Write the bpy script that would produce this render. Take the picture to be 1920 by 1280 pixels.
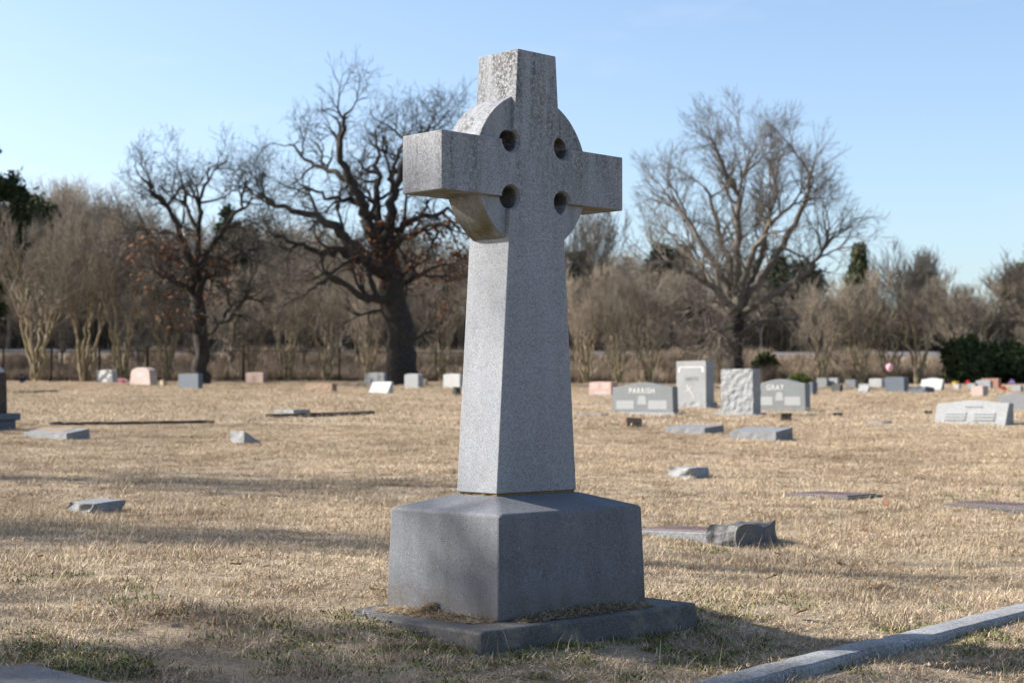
import bpy, bmesh, math, random
import numpy as np
from mathutils import Vector, noise

R = math.radians
noise.seed_set(7)
scene = bpy.context.scene
for o in list(bpy.data.objects):
    bpy.data.objects.remove(o)

# ------------------------------------------------------------------ camera
FPX, PITCH, CAMH = 3026.0, 0.0362, 0.8894          # focal length in photo pixels (1920 wide), pitch, eye height
cam_d = bpy.data.cameras.new('camera')
cam = bpy.data.objects.new('camera', cam_d)
scene.collection.objects.link(cam)
cam.location = (0, 0, CAMH)
cam.rotation_euler = (R(90) + PITCH, 0, 0)
cam_d.sensor_width = 36.0
cam_d.lens = 36.0 * FPX / 1920.0
cam_d.clip_start = 0.1
cam_d.clip_end = 3000
cam_d.dof.use_dof = True
cam_d.dof.focus_distance = 6.9
cam_d.dof.aperture_fstop = 4.0
cam_d.dof.aperture_blades = 9
scene.camera = cam

# ------------------------------------------------------------------ sky and sun
SUN_EL, SUN_TRAVEL = R(32.0), R(-9.0)              # light travels towards +x and slightly towards the camera
world = bpy.data.worlds.new('World')
scene.world = world
world.use_nodes = True
wn = world.node_tree
wn.nodes.clear()
w_out = wn.nodes.new('ShaderNodeOutputWorld')
w_bg = wn.nodes.new('ShaderNodeBackground')
w_sky = wn.nodes.new('ShaderNodeTexSky')
w_sky.sky_type = 'NISHITA'
w_sky.sun_disc = False
w_sky.sun_elevation = SUN_EL
to_sun = (-math.cos(SUN_TRAVEL), -math.sin(SUN_TRAVEL))
w_sky.sun_rotation = math.atan2(to_sun[0], to_sun[1])
w_sky.altitude = 150
w_sky.air_density = 0.9
w_sky.dust_density = 1.9
w_sky.ozone_density = 1.8
w_bg.inputs['Strength'].default_value = 0.112
# thin high wisps, all round the sky
w_co = wn.nodes.new('ShaderNodeTexCoord'); w_mp = wn.nodes.new('ShaderNodeMapping'); w_mp.inputs['Scale'].default_value = (1.0, 1.0, 5.0)
w_no = wn.nodes.new('ShaderNodeTexNoise'); w_no.inputs['Scale'].default_value = 3.6; w_no.inputs['Detail'].default_value = 7; w_no.inputs['Roughness'].default_value = 0.62
w_ra = wn.nodes.new('ShaderNodeMapRange'); w_ra.inputs['From Min'].default_value = 0.53; w_ra.inputs['From Max'].default_value = 0.80; w_ra.inputs['To Max'].default_value = 0.3
w_mx = wn.nodes.new('ShaderNodeMix'); w_mx.data_type = 'RGBA'; w_mx.inputs[7].default_value = (4.4, 4.5, 4.6, 1)
wn.links.new(w_co.outputs['Generated'], w_mp.inputs[0]); wn.links.new(w_mp.outputs[0], w_no.inputs['Vector']); wn.links.new(w_no.outputs['Fac'], w_ra.inputs['Value'])
wn.links.new(w_ra.outputs[0], w_mx.inputs[0]); wn.links.new(w_sky.outputs[0], w_mx.inputs[6]); wn.links.new(w_mx.outputs[2], w_bg.inputs['Color'])
wn.links.new(w_bg.outputs[0], w_out.inputs['Surface'])

sun_d = bpy.data.lights.new('sun', 'SUN')
sun_d.energy = 5.0
sun_d.angle = R(0.53)
sun_d.color = (1.0, 0.955, 0.89)
sun = bpy.data.objects.new('sun', sun_d)
scene.collection.objects.link(sun)
travel = Vector((math.cos(SUN_EL) * math.cos(SUN_TRAVEL), math.cos(SUN_EL) * math.sin(SUN_TRAVEL), -math.sin(SUN_EL)))
sun.rotation_euler = travel.to_track_quat('-Z', 'Y').to_euler()
sun.location = (-20, 5, 20)

scene.view_settings.view_transform = 'Standard'
scene.view_settings.look = 'None'
scene.view_settings.exposure = 1.1
scene.view_settings.gamma = 1.0
scene.view_settings.use_curve_mapping = False
scene.cycles.use_denoising = True
scene.cycles.max_bounces = 6

# ------------------------------------------------------------------ helpers
COL = scene.collection

def tag(o, label=None, cat=None, group=None, kind=None):
    if label: o['label'] = label
    if cat: o['category'] = cat
    if group: o['group'] = group
    if kind: o['kind'] = kind
    return o

def empty(name, loc, rz=0.0):
    o = bpy.data.objects.new(name, None)
    o.empty_display_size = 0.2
    o.location = loc
    o.rotation_euler = (0, 0, rz)
    COL.objects.link(o)
    return o

def finish(me, smooth_angle=None):
    me.update()
    if smooth_angle is not None:
        me.shade_smooth()
        me.set_sharp_from_angle(angle=R(smooth_angle))
    return me

def link(name, me, mat=None, parent=None, loc=None, rz=None):
    o = bpy.data.objects.new(name, me)
    if mat is not None and len(me.materials) == 0:
        me.materials.append(mat)
    COL.objects.link(o)
    if parent is not None: o.parent = parent
    if loc is not None: o.location = loc
    if rz is not None: o.rotation_euler = (0, 0, rz)
    return o

def pymesh(name, verts, faces, bevel=0.0, seg=2, smooth=None):
    me = bpy.data.meshes.new(name)
    me.from_pydata([tuple(v) for v in verts], [], faces)
    bm = bmesh.new()
    bm.from_mesh(me)
    bmesh.ops.recalc_face_normals(bm, faces=bm.faces[:])
    if bevel > 0:
        es = [e for e in bm.edges if len(e.link_faces) == 2 and e.calc_face_angle(0) > 0.35]
        bmesh.ops.bevel(bm, geom=es, offset=bevel, segments=seg, affect='EDGES', profile=0.5, clamp_overlap=True)
    bm.to_mesh(me)
    bm.free()
    return finish(me, smooth)

def np_mesh(name, verts, faces, col=None):
    """fast mesh from numpy arrays; faces (M,k)"""
    me = bpy.data.meshes.new(name)
    verts = np.asarray(verts, dtype=np.float32)
    faces = np.asarray(faces, dtype=np.int32)
    m, k = faces.shape
    me.vertices.add(len(verts))
    me.vertices.foreach_set('co', verts.ravel())
    me.loops.add(m * k)
    me.loops.foreach_set('vertex_index', faces.ravel())
    me.polygons.add(m)
    me.polygons.foreach_set('loop_start', np.arange(0, m * k, k, dtype=np.int32))
    me.update(calc_edges=True)
    if col is not None:
        a = me.attributes.new('col', 'FLOAT_COLOR', 'POINT')
        a.data.foreach_set('color', np.asarray(col, dtype=np.float32).ravel())
    return me

def frustum(x0, x1, y0, y1, z0, X0, X1, Y0, Y1, z1):
    v = [(x0, y0, z0), (x1, y0, z0), (x1, y1, z0), (x0, y1, z0), (X0, Y0, z1), (X1, Y0, z1), (X1, Y1, z1), (X0, Y1, z1)]
    f = [(3, 2, 1, 0), (4, 5, 6, 7), (0, 1, 5, 4), (1, 2, 6, 5), (2, 3, 7, 6), (3, 0, 4, 7)]
    return v, f

def box(x0, x1, y0, y1, z0, z1):
    return frustum(x0, x1, y0, y1, z0, x0, x1, y0, y1, z1)

# ------------------------------------------------------------------ terrain
CP, SP = math.cos(PITCH), math.sin(PITCH)
def ray(px, py):
    u, v = (px - 960.0) / FPX, (py - 640.0) / FPX
    return Vector((u, CP + v * SP, SP - v * CP))

ZA, ZB = -0.150, -0.095                      # the near kerb climbs a little to the right
pa = ray(1290, 1280); ka = (ZA - CAMH) / pa.z; pb = ray(1920, 1125); kb = (ZB - CAMH) / pb.z
KA = Vector((pa.x * ka, pa.y * ka)); KB = Vector((pb.x * kb, pb.y * kb)); LAB = (KB - KA).length
KD = (KB - KA) / LAB

def ground_z(x, y):
    """height of the lawn; vectorised"""
    x = np.asarray(x, dtype=float); y = np.asarray(y, dtype=float)
    k = np.clip(x / np.maximum(np.abs(y), 12.0), -0.32, 0.32)
    s = 0.0260 - 0.005 * k
    t = y - 8.0
    up = 0.5 * (t + np.sqrt(t * t + 4.0)) - 0.12          # soft knee at 8 m
    over = np.maximum(up - 65.0, 0.0)
    up = np.where(up > 65.0, 65.0 + 3.0 * (1 - np.exp(-over / 3.0)), up)
    far = -0.05 + s * up
    near = -0.662 - 0.0624 * np.clip(x, -1.5, 2.6) + 0.0854 * np.clip(y, 3.0, 7.6)      # falls away towards the near right
    near = near + 0.045 * np.exp(-((x - 0.05) ** 2 + (y - 6.2) ** 2) / 0.5) + 0.022 * np.exp(-((x + 0.75) ** 2 + (y - 6.6) ** 2) / 0.12)
    ks = (x - KA.x) * KD.x + (y - KA.y) * KD.y; kd = (x - KA.x) * KD.y - (y - KA.y) * KD.x - 0.07
    kw = np.exp(-(kd / 0.5) ** 2) * np.exp(-np.maximum(np.abs(ks - 1.8) - 3.2, 0) ** 2)
    near = near * (1 - kw) + kw * (ZA + (ZB - ZA) * np.clip(ks, -2, 5) / LAB - 0.024)
    w = np.clip((y - 7.3) / 6.0, 0, 1); w = w * w * (3 - 2 * w)
    z = near * (1 - w) + far * w
    z = z + 0.012 * np.sin(0.9 * x + 0.4 * y) + 0.010 * np.sin(1.7 * y - 0.6 * x + 1.0) * np.exp(-np.abs(y - 7) / 30)
    z = z + 0.03 * np.sin(0.21 * x + 0.13 * y) * np.clip((y - 10) / 20, 0, 1)
    # bank up to the road behind the fence, level woodland floor behind it
    b = np.clip((y - 84.0) / 18.0, 0, 1)
    z = z + 1.95 * b * b * (3 - 2 * b)
    b2 = np.clip((y - 101.0) / 9.0, 0, 1)
    return z + 0.55 * b2

def gz(x, y):
    return float(ground_z(x, y))

def on_ground(px, py, ymax=76.0):
    """where the line of sight through a photo pixel meets the lawn"""
    d = ray(px, py)
    ys = np.linspace(4.0, ymax, 6000)
    k = ys / d.y
    zz = CAMH + k * d.z
    below = np.nonzero(zz <= ground_z(k * d.x, ys))[0]
    i = below[0] if len(below) else len(ys) - 1
    return Vector((k[i] * d.x, ys[i], gz(k[i] * d.x, ys[i])))

def at_depth(px, py, y):
    d = ray(px, py); k = y / d.y
    return Vector((k * d.x, y, CAMH + k * d.z))

# ------------------------------------------------------------------ materials
class NT:
    def __init__(self, name):
        self.m = bpy.data.materials.new(name)
        self.m.use_nodes = True
        self.t = self.m.node_tree
        self.b = self.t.nodes['Principled BSDF']
        self.b.inputs['Specular IOR Level'].default_value = 0.25
    def n(self, kind, **kw):
        nd = self.t.nodes.new(kind)
        for k, v in kw.items():
            if k in nd.inputs: nd.inputs[k].default_value = v
            else: setattr(nd, k, v)
        return nd
    def l(self, a, b): self.t.links.new(a, b)
    def coord(self, which='Object', scale=(1, 1, 1)):
        c = self.n('ShaderNodeTexCoord'); mp = self.n('ShaderNodeMapping')
        mp.inputs['Scale'].default_value = scale
        self.l(c.outputs[which], mp.inputs['Vector'])
        return mp.outputs[0]
    def noise(self, vec, scale, detail=4, rough=0.6):
        nd = self.n('ShaderNodeTexNoise'); nd.inputs['Scale'].default_value = scale
        nd.inputs['Detail'].default_value = detail; nd.inputs['Roughness'].default_value = rough
        self.l(vec, nd.inputs['Vector'])
        return nd.outputs['Fac']
    def ramp(self, fac, stops, interp='LINEAR'):
        r = self.n('ShaderNodeValToRGB'); r.color_ramp.interpolation = interp
        e = r.color_ramp.elements
        while len(e) < len(stops): e.new(0.5)
        for i, (p, c) in enumerate(stops):
            e[i].position = p
            e[i].color = (*c, 1) if isinstance(c, (tuple, list)) else (c, c, c, 1)
        self.l(fac, r.inputs['Fac'])
        return r.outputs['Color']
    def mix(self, fac, a, b, mode='MIX'):
        m = self.n('ShaderNodeMix', data_type='RGBA', blend_type=mode)
        for sock, val in ((m.inputs[0], fac), (m.inputs[6], a), (m.inputs[7], b)):
            if hasattr(val, 'is_linked') or hasattr(val, 'links'): self.l(val, sock)
            elif isinstance(val, (int, float)): sock.default_value = val
            else: sock.default_value = (*val, 1)
        return m.outputs[2]
    def bump(self, h, strength, dist=0.01):
        b = self.n('ShaderNodeBump'); b.inputs['Strength'].default_value = strength; b.inputs['Distance'].default_value = dist
        self.l(h, b.inputs['Height']); self.l(b.outputs[0], self.b.inputs['Normal'])
    def out(self, color=None, rough=None, spec=None):
        if color is not None:
            if hasattr(color, 'links'): self.l(color, self.b.inputs['Base Color'])
            else: self.b.inputs['Base Color'].default_value = (*color, 1)
        if rough is not None: self.b.inputs['Roughness'].default_value = rough
        if spec is not None: self.b.inputs['Specular IOR Level'].default_value = spec
        return self.m

def granite(name, base, dark, grain=260.0, stain=0.0, stain_col=(0.05, 0.045, 0.04), warm=0.0, rough=0.75, bump=0.25, streak=False, moss=False, lichen=0.0, splash=0.0):
    t = NT(name)
    v = t.coord('Object')
    big = t.noise(v, 2.3, 5, 0.6)
    mid = t.noise(v, 24, 4, 0.65)
    g1 = t.noise(v, grain, 2, 0.7)
    g2 = t.noise(v, grain * 0.45, 2, 0.7)
    c = t.ramp(g1, [(0.36, dark), (0.50, base), (0.66, tuple(min(1, b * 1.35) for b in base))])
    c = t.mix(t.ramp(g2, [(0.36, 0.55), (0.46, 0.0)]), c, tuple(d * 0.75 for d in dark))
    c = t.mix(0.55, c, t.ramp(big, [(0.3, 0.72), (0.7, 1.0)]), 'MULTIPLY')
    c = t.mix(0.4, c, t.ramp(mid, [(0.3, 0.78), (0.6, 1.0)]), 'MULTIPLY')
    if warm:
        c = t.mix(t.ramp(t.noise(v, 5.5, 5, 0.7), [(0.5, 0.0), (0.75, warm)]), c, (0.36, 0.31, 0.22))
    if stain:
        # weathering: sooty lichen in blotches, run down the faces as streaks
        sv = t.coord('Object', (9, 9, 1.1)) if streak else v
        blot = t.noise(sv, 1.4 if streak else 3.0, 6, 0.7)
        speck = t.noise(v, 70, 3, 0.8)
        mask = t.mix(1.0, t.ramp(blot, [(0.40, 0.0), (0.60, 1.0)]), t.ramp(speck, [(0.42, 0.0), (0.54, 1.0)]), 'MULTIPLY')
        if streak:   # heaviest on the upper part of the cross
            sp = t.n('ShaderNodeSeparateXYZ'); t.l(t.coord('Object'), sp.inputs[0])
            mr = t.n('ShaderNodeMapRange'); mr.inputs['From Min'].default_value = 1.5; mr.inputs['From Max'].default_value = 2.2
            mr.inputs['To Min'].default_value = 0.16
            t.l(sp.outputs[2], mr.inputs['Value'])
            mask = t.mix(1.0, mask, mr.outputs[0], 'MULTIPLY')
        mm = t.n('ShaderNodeMath', operation='MULTIPLY'); t.l(mask, mm.inputs[0]); mm.inputs[1].default_value = stain
        c = t.mix(mm.outputs[0], c, stain_col)
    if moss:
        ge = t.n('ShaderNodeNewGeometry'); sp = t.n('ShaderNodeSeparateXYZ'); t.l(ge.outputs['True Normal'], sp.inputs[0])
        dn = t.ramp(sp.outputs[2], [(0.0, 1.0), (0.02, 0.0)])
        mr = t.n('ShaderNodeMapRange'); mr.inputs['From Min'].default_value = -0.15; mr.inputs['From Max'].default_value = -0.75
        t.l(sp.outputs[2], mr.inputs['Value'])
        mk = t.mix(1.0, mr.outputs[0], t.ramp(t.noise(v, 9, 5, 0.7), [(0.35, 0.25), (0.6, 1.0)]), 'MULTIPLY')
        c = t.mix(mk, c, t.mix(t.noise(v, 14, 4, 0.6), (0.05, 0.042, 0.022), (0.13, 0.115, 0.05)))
    if splash:    # soil thrown up by rain along the foot of the block
        sp = t.n('ShaderNodeSeparateXYZ'); t.l(t.coord('Object'), sp.inputs[0])
        mr = t.n('ShaderNodeMapRange'); mr.inputs['From Min'].default_value = 0.13; mr.inputs['From Max'].default_value = 0.0
        t.l(sp.outputs[2], mr.inputs['Value'])
        mk = t.mix(1.0, mr.outputs[0], t.ramp(t.noise(v, 12, 5, 0.75), [(0.35, 0.0), (0.62, splash)]), 'MULTIPLY')
        c = t.mix(mk, c, (0.10, 0.075, 0.05))
        c = t.mix(0.6, c, t.ramp(t.noise(t.coord('Object', (7, 7, 0.9)), 1.5, 5, 0.7), [(0.35, 0.72), (0.6, 1.0)]), 'MULTIPLY')
    if lichen:    # pale crusts of lichen, tiny discs
        lm_ = t.ramp(t.noise(v, 85, 1, 0.4), [(0.755, 0.0), (0.78, lichen)])
        c = t.mix(lm_, c, (0.30, 0.32, 0.29))
    t.bump(g1, bump, 0.0006)
    return t.out(c, rough, 0.3)

def plain(name, c1, c2, scale=8, rough=0.85, bump=0.0, spec=0.2, detail=4, coord='Object'):
    t = NT(name)
    n_ = t.noise(t.coord(coord), scale, detail, 0.65)
    c = t.ramp(n_, [(0.3, c1), (0.7, c2)])
    if bump: t.bump(n_, bump, 0.006)
    return t.out(c, rough, spec)

M = {}
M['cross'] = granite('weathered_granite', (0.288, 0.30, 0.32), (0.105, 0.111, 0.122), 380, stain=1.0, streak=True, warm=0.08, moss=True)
M['pedestal'] = granite('pedestal_granite', (0.172, 0.181, 0.197), (0.062, 0.067, 0.076), 380, stain=0.35, warm=0.0, lichen=0.6, splash=0.9)
M['slab'] = granite('slab_granite', (0.105, 0.105, 0.107), (0.045, 0.045, 0.047), 260, stain=0.6, warm=0.5)
M['mortar'] = plain('old_mortar', (0.09, 0.06, 0.03), (0.22, 0.15, 0.07), 60, bump=0.5)
M['grey'] = granite('grey_granite', (0.20, 0.208, 0.215), (0.12, 0.125, 0.13), 120, stain=0.1)
M['light'] = granite('pale_granite', (0.275, 0.283, 0.282), (0.18, 0.185, 0.187), 120, stain=0.15)
M['white'] = granite('white_marble', (0.38, 0.38, 0.372), (0.29, 0.29, 0.283), 60, stain=0.3, stain_col=(0.25, 0.25, 0.22))
M['polished'] = granite('polished_grey_granite', (0.155, 0.168, 0.17), (0.11, 0.12, 0.125), 150, rough=0.45)
M['carved'] = plain('carved_pale_granite', (0.40, 0.41, 0.40), (0.50, 0.50, 0.49), 40)
M['panel'] = plain('frosted_granite', (0.235, 0.245, 0.245), (0.29, 0.30, 0.295), 40)
M['carved_dark'] = plain('dark_lettering', (0.14, 0.145, 0.15), (0.2, 0.2, 0.2), 40)
M['blue'] = granite('blue_grey_granite', (0.10, 0.12, 0.145), (0.05, 0.06, 0.075), 110, stain=0.2, rough=0.5)
M['pink'] = granite('pink_granite', (0.38, 0.265, 0.23), (0.28, 0.19, 0.165), 110)
M['palepink'] = granite('pale_pink_granite', (0.40, 0.315, 0.28), (0.31, 0.24, 0.212), 110)
M['red'] = granite('red_brown_granite', (0.30, 0.15, 0.11), (0.20, 0.10, 0.075), 110)
M['tan'] = plain('tan_stone', (0.26, 0.205, 0.145), (0.38, 0.30, 0.215), 30, bump=0.3)
M['brick'] = plain('brown_fieldstone', (0.16, 0.11, 0.078), (0.26, 0.185, 0.13), 25, bump=0.5)
M['dark'] = plain('dark_weathered_stone', (0.03, 0.03, 0.028), (0.08, 0.078, 0.07), 25, bump=0.5)
M['brownstone'] = plain('brown_dark_marble', (0.035, 0.028, 0.023), (0.075, 0.062, 0.05), 18, bump=0.2)
M['bronze'] = plain('weathered_bronze', (0.075, 0.05, 0.045), (0.14, 0.095, 0.085), 45, rough=0.6, bump=0.6, spec=0.4)
M['curb'] = granite('curb_marble', (0.29, 0.295, 0.30), (0.17, 0.172, 0.175), 120, stain=0.75, stain_col=(0.09, 0.085, 0.075), warm=0.3)
M['ledger'] = granite('ledger_stone', (0.13, 0.13, 0.135), (0.07, 0.07, 0.072), 150, stain=0.4, warm=0.35)
M['iron'] = plain('black_iron', (0.012, 0.012, 0.013), (0.03, 0.03, 0.03), 20, rough=0.6)
M['bark_oak'] = plain('dark_oak_bark', (0.016, 0.0135, 0.012), (0.05, 0.043, 0.037), 7, bump=0.6)
M['bark_pale'] = plain('grey_tan_bark', (0.075, 0.064, 0.052), (0.20, 0.172, 0.14), 5, bump=0.4)
M['bark_myrtle'] = plain('myrtle_bark', (0.12, 0.095, 0.055), (0.33, 0.27, 0.165), 4, bump=0.3)
M['bark_wood'] = plain('woodland_bark', (0.14, 0.118, 0.09), (0.32, 0.272, 0.208), 3)
M['twig'] = plain('brown_twigs', (0.14, 0.116, 0.088), (0.32, 0.27, 0.205), 3)
M['rust_leaf'] = plain('rust_oak_leaves', (0.085, 0.036, 0.02), (0.19, 0.085, 0.042), 3)
M['evergreen'] = plain('dark_evergreen', (0.012, 0.022, 0.010), (0.045, 0.065, 0.025), 2.5)
M['cedar'] = plain('cedar_foliage', (0.03, 0.045, 0.018), (0.085, 0.10, 0.04), 2.5)
M['shrub_dark'] = plain('dark_green_shrub', (0.018, 0.032, 0.013), (0.07, 0.092, 0.034), 2.0)
M['rose_dull'] = granite('dull_rose_granite', (0.24, 0.175, 0.15), (0.17, 0.12, 0.105), 110)
M['shrub'] = plain('yellow_green_shrub', (0.05, 0.07, 0.015), (0.14, 0.16, 0.04), 3)
M['leaf'] = plain('dead_leaf', (0.09, 0.04, 0.02), (0.20, 0.10, 0.05), 30)
M['leaf_pale'] = plain('pale_dead_leaf', (0.20, 0.13, 0.065), (0.32, 0.22, 0.12), 30)
M['red_petal'] = plain('red_petals', (0.45, 0.02, 0.03), (0.6, 0.05, 0.06), 20)
M['pink_petal'] = plain('pink_petals', (0.65, 0.30, 0.36), (0.8, 0.5, 0.55), 20)
M['violet_petal'] = plain('violet_petals', (0.16, 0.08, 0.32), (0.5, 0.4, 0.65), 30)
M['yellow_paint'] = plain('yellow_petals', (0.7, 0.5, 0.08), (0.8, 0.62, 0.15), 20)
M['blue_petal'] = plain('blue_petals', (0.015, 0.018, 0.05), (0.03, 0.04, 0.11), 20)

def ground_material():
    t = NT('dormant_lawn')
    v = t.coord('Object')
    a = t.noise(v, 0.35, 5, 0.6); b = t.noise(v, 3.0, 6, 0.7); c_ = t.noise(v, 38, 5, 0.75)
    st = t.noise(t.coord('Object', (30, 110, 30)), 1.0, 4, 0.7)
    c = t.ramp(a, [(0.3, (0.37, 0.285, 0.195)), (0.55, (0.48, 0.385, 0.27)), (0.75, (0.53, 0.43, 0.305))])
    c = t.mix(t.ramp(b, [(0.56, 0.0), (0.75, 0.55)]), c, (0.20, 0.19, 0.075))
    c = t.mix(0.75, c, t.ramp(c_, [(0.3, 0.42), (0.62, 1.0)]), 'MULTIPLY')
    c = t.mix(0.5, c, t.ramp(st, [(0.3, 0.6), (0.65, 1.0)]), 'MULTIPLY')
    # soil and leaf litter beyond the lawn
    sp = t.n('ShaderNodeSeparateXYZ'); t.l(t.coord('Object'), sp.inputs[0])
    mr = t.n('ShaderNodeMapRange'); mr.inputs['From Min'].default_value = 73; mr.inputs['From Max'].default_value = 80
    t.l(sp.outputs[1], mr.inputs['Value'])
    c = t.mix(mr.outputs[0], c, t.ramp(b, [(0.3, (0.17, 0.13, 0.095)), (0.7, (0.30, 0.235, 0.175))]))
    t.bump(c_, 0.8, 0.03)
    return t.out(c, 0.95, 0.05)
M['ground'] = ground_material()

def blade_material(name, tint=(1, 1, 1), green=0.5):
    t = NT(name)
    at = t.n('ShaderNodeAttribute', attribute_name='col')
    ge = t.n('ShaderNodeNewGeometry')
    big = t.noise(ge.outputs['Position'], 0.4, 5, 0.6)
    b2 = t.noise(ge.outputs['Position'], 2.6, 4, 0.7)
    c = t.mix(0.85, at.outputs['Color'], t.ramp(big, [(0.32, (0.66, 0.62, 0.58)), (0.5, (0.95, 0.93, 0.9)), (0.68, (1.1, 1.08, 1.04))]), 'MULTIPLY')
    b1 = t.noise(ge.outputs['Position'], 1.1, 5, 0.65)
    c = t.mix(0.9, c, t.ramp(b1, [(0.34, (0.66, 0.61, 0.57)), (0.48, (0.97, 0.96, 0.95)), (0.70, (1.08, 1.05, 1.0))]), 'MULTIPLY')
    c = t.mix(t.ramp(b2, [(0.58, 0.0), (0.74, green)]), c, (0.15, 0.155, 0.055))
    c = t.mix(1.0, c, tint, 'MULTIPLY')
    return t.out(c, 0.8, 0.15)
M['blade'] = blade_material('straw_grass', tint=(0.92, 0.915, 0.935))
M['greenblade'] = blade_material('green_weed', green=0.0)
M['straw'] = blade_material('dry_clippings', green=0.0)
M['brush'] = blade_material('dry_brush', green=0.1)

# ------------------------------------------------------------------ ground sheet
ys = np.concatenate([np.linspace(-40, 3.5, 20), np.linspace(3.8, 16, 110), np.linspace(16.3, 116, 190), np.linspace(118, 900, 60)])
tt = np.linspace(-1, 1, 161); tt = 0.55 * tt + 0.45 * tt ** 3
hw = 30 + 0.9 * np.maximum(ys, 0)
gx = tt[None, :] * hw[:, None]; gy = np.repeat(ys[:, None], len(tt), 1)
gv = np.stack([gx, gy, ground_z(gx, gy)], -1).reshape(-1, 3)
nc = len(tt)
ii, jj = np.meshgrid(np.arange(len(ys) - 1), np.arange(nc - 1), indexing='ij')
q = (ii * nc + jj).ravel()
me = np_mesh('ground', gv, np.stack([q, q + 1, q + nc + 1, q + nc], -1))
me.shade_smooth()
tag(link('ground', me, M['ground']), kind='structure')

# the road that runs along the top of the bank
rx = np.linspace(-110, 110, 60); rv = []
for x in rx:
    for y in (102.2, 110.0): rv.append((x, y, gz(x, y) + 0.03))
rf = [(2 * i, 2 * i + 2, 2 * i + 3, 2 * i + 1) for i in range(len(rx) - 1)]
M['road'] = plain('pale_road', (0.11, 0.11, 0.115), (0.15, 0.15, 0.155), 2)
tag(link('road', pymesh('road', rv, rf), M['road']), kind='structure')

# ------------------------------------------------------------------ the Celtic cross
YAW = 0.7715
MX, MY = 0.0228, 7.067
EXCL = []                                  # footprints without grass: (cx, cy, rz, half x, half y)

cross_root = empty('celtic_cross_monument', (MX, MY, 0), YAW)
tag(cross_root, 'tall grey granite ringed cross on a stepped pedestal, nearest and largest of all', 'monument')

WB, WT, T2, Z0, Z1, LA, AZT, AZB = 0.4854, 0.2318, 0.12495, 0.4942, 2.4, 0.5543, 1.9992, 1.7543
ZC = 0.5 * (AZT + AZB)
def wid(z): return 0.5 * (WB + (WT - WB) * (z - Z0) / (Z1 - Z0))

def evaluated(o, name):
    dg = bpy.context.evaluated_depsgraph_get()
    return bpy.data.meshes.new_from_object(o.evaluated_get(dg))

def cutters():
    obs = []
    prof = [(-0.30, 0.075), (-0.135, 0.064), (-T2 - 0.001, 0.056), (-T2 + 0.012, 0.0475), (T2 - 0.012, 0.0475), (T2 + 0.001, 0.056), (0.135, 0.064), (0.30, 0.075)]
    for sx in (-1, 1):
        for sz in (-1, 1):
            n = 40; vs = []; fs = []
            for (y, r) in prof:
                for k in range(n):
                    a = 2 * math.pi * k / n
                    vs.append((sx * 0.158 + r * math.cos(a), y, ZC + sz * 0.122 + r * math.sin(a)))
            for j in range(len(prof) - 1):
                for k in range(n):
                    fs.append((j * n + k, j * n + (k + 1) % n, (j + 1) * n + (k + 1) % n, (j + 1) * n + k))
            fs.append(tuple(range(n))[::-1]); fs.append(tuple((len(prof) - 1) * n + k for k in range(n)))
            obs.append(link('cutter', pymesh('cutter', vs, fs)))
    return obs

def carve(name, me, cut, mat, smooth=18):
    o = link('tmp', me)
    for c in cut:
        md = o.modifiers.new('b', 'BOOLEAN'); md.operation = 'DIFFERENCE'; md.object = c; md.solver = 'EXACT'
    bpy.context.view_layer.update()
    res = evaluated(o, name)
    bpy.data.objects.remove(o)
    res.name = name
    res.materials.clear()
    finish(res, smooth)
    return link(name, res, mat, cross_root)

half = [(wid(Z0), Z0), (wid(AZB), AZB), (LA, AZB), (LA, AZT), (wid(AZT), AZT), (WT / 2, Z1)]
outline = half + [(-x, z) for x, z in reversed(half)]
n = len(outline)
vs = [(x, -T2, z) for x, z in outline] + [(x, T2, z) for x, z in outline]
fs = [tuple(range(n))[::-1], tuple(range(n, 2 * n))] + [(i, (i + 1) % n, n + (i + 1) % n, n + i) for i in range(n)]
body = pymesh('cross_shaft', vs, fs, bevel=0.004, seg=2)
n = 112; RR = 0.342; RH = 0.1
vs = []; fs = []
for y in (-RH, RH):
    for k in range(n):
        a = 2 * math.pi * k / n
        vs.append((RR * math.cos(a), y, ZC + RR * math.sin(a)))
fs = [tuple(range(n)), tuple(range(n, 2 * n))[::-1]] + [(k, (k + 1) % n, n + (k + 1) % n, n + k) for k in range(n)]
ringm = pymesh('wheel_ring', vs, fs, bevel=0.003, seg=1)
cut = cutters()
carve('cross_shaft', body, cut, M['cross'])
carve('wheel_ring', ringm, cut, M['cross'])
for c in cut: bpy.data.objects.remove(c)

# pedestal: battered block with a hipped top
a, b, A, B, ph = 0.8991 / 2, 0.7053 / 2, 0.8665 / 2, 0.6842 / 2, 0.4263
ta, tb = WB / 2 + 0.012, T2 + 0.012
vs = [(-a, -b, -0.003), (a, -b, -0.003), (a, b, -0.003), (-a, b, -0.003), (-A, -B, ph), (A, -B, ph), (A, B, ph), (-A, B, ph),
      (-ta, -tb, 0.484), (ta, -tb, 0.484), (ta, tb, 0.484), (-ta, tb, 0.484)]
fs = [(3, 2, 1, 0), (8, 9, 10, 11)] + [(i, (i + 1) % 4, 4 + (i + 1) % 4, 4 + i) for i in range(4)] + [(4 + i, 4 + (i + 1) % 4, 8 + (i + 1) % 4, 8 + i) for i in range(4)]
link('pedestal', pymesh('pedestal', vs, fs, bevel=0.012, seg=3), M['pedestal'], cross_root)
vs = []; fs = []
ring_ = [(-WB / 2, -T2), (WB / 2, -T2), (WB / 2, T2), (-WB / 2, T2)]; mp_ = []
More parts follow.
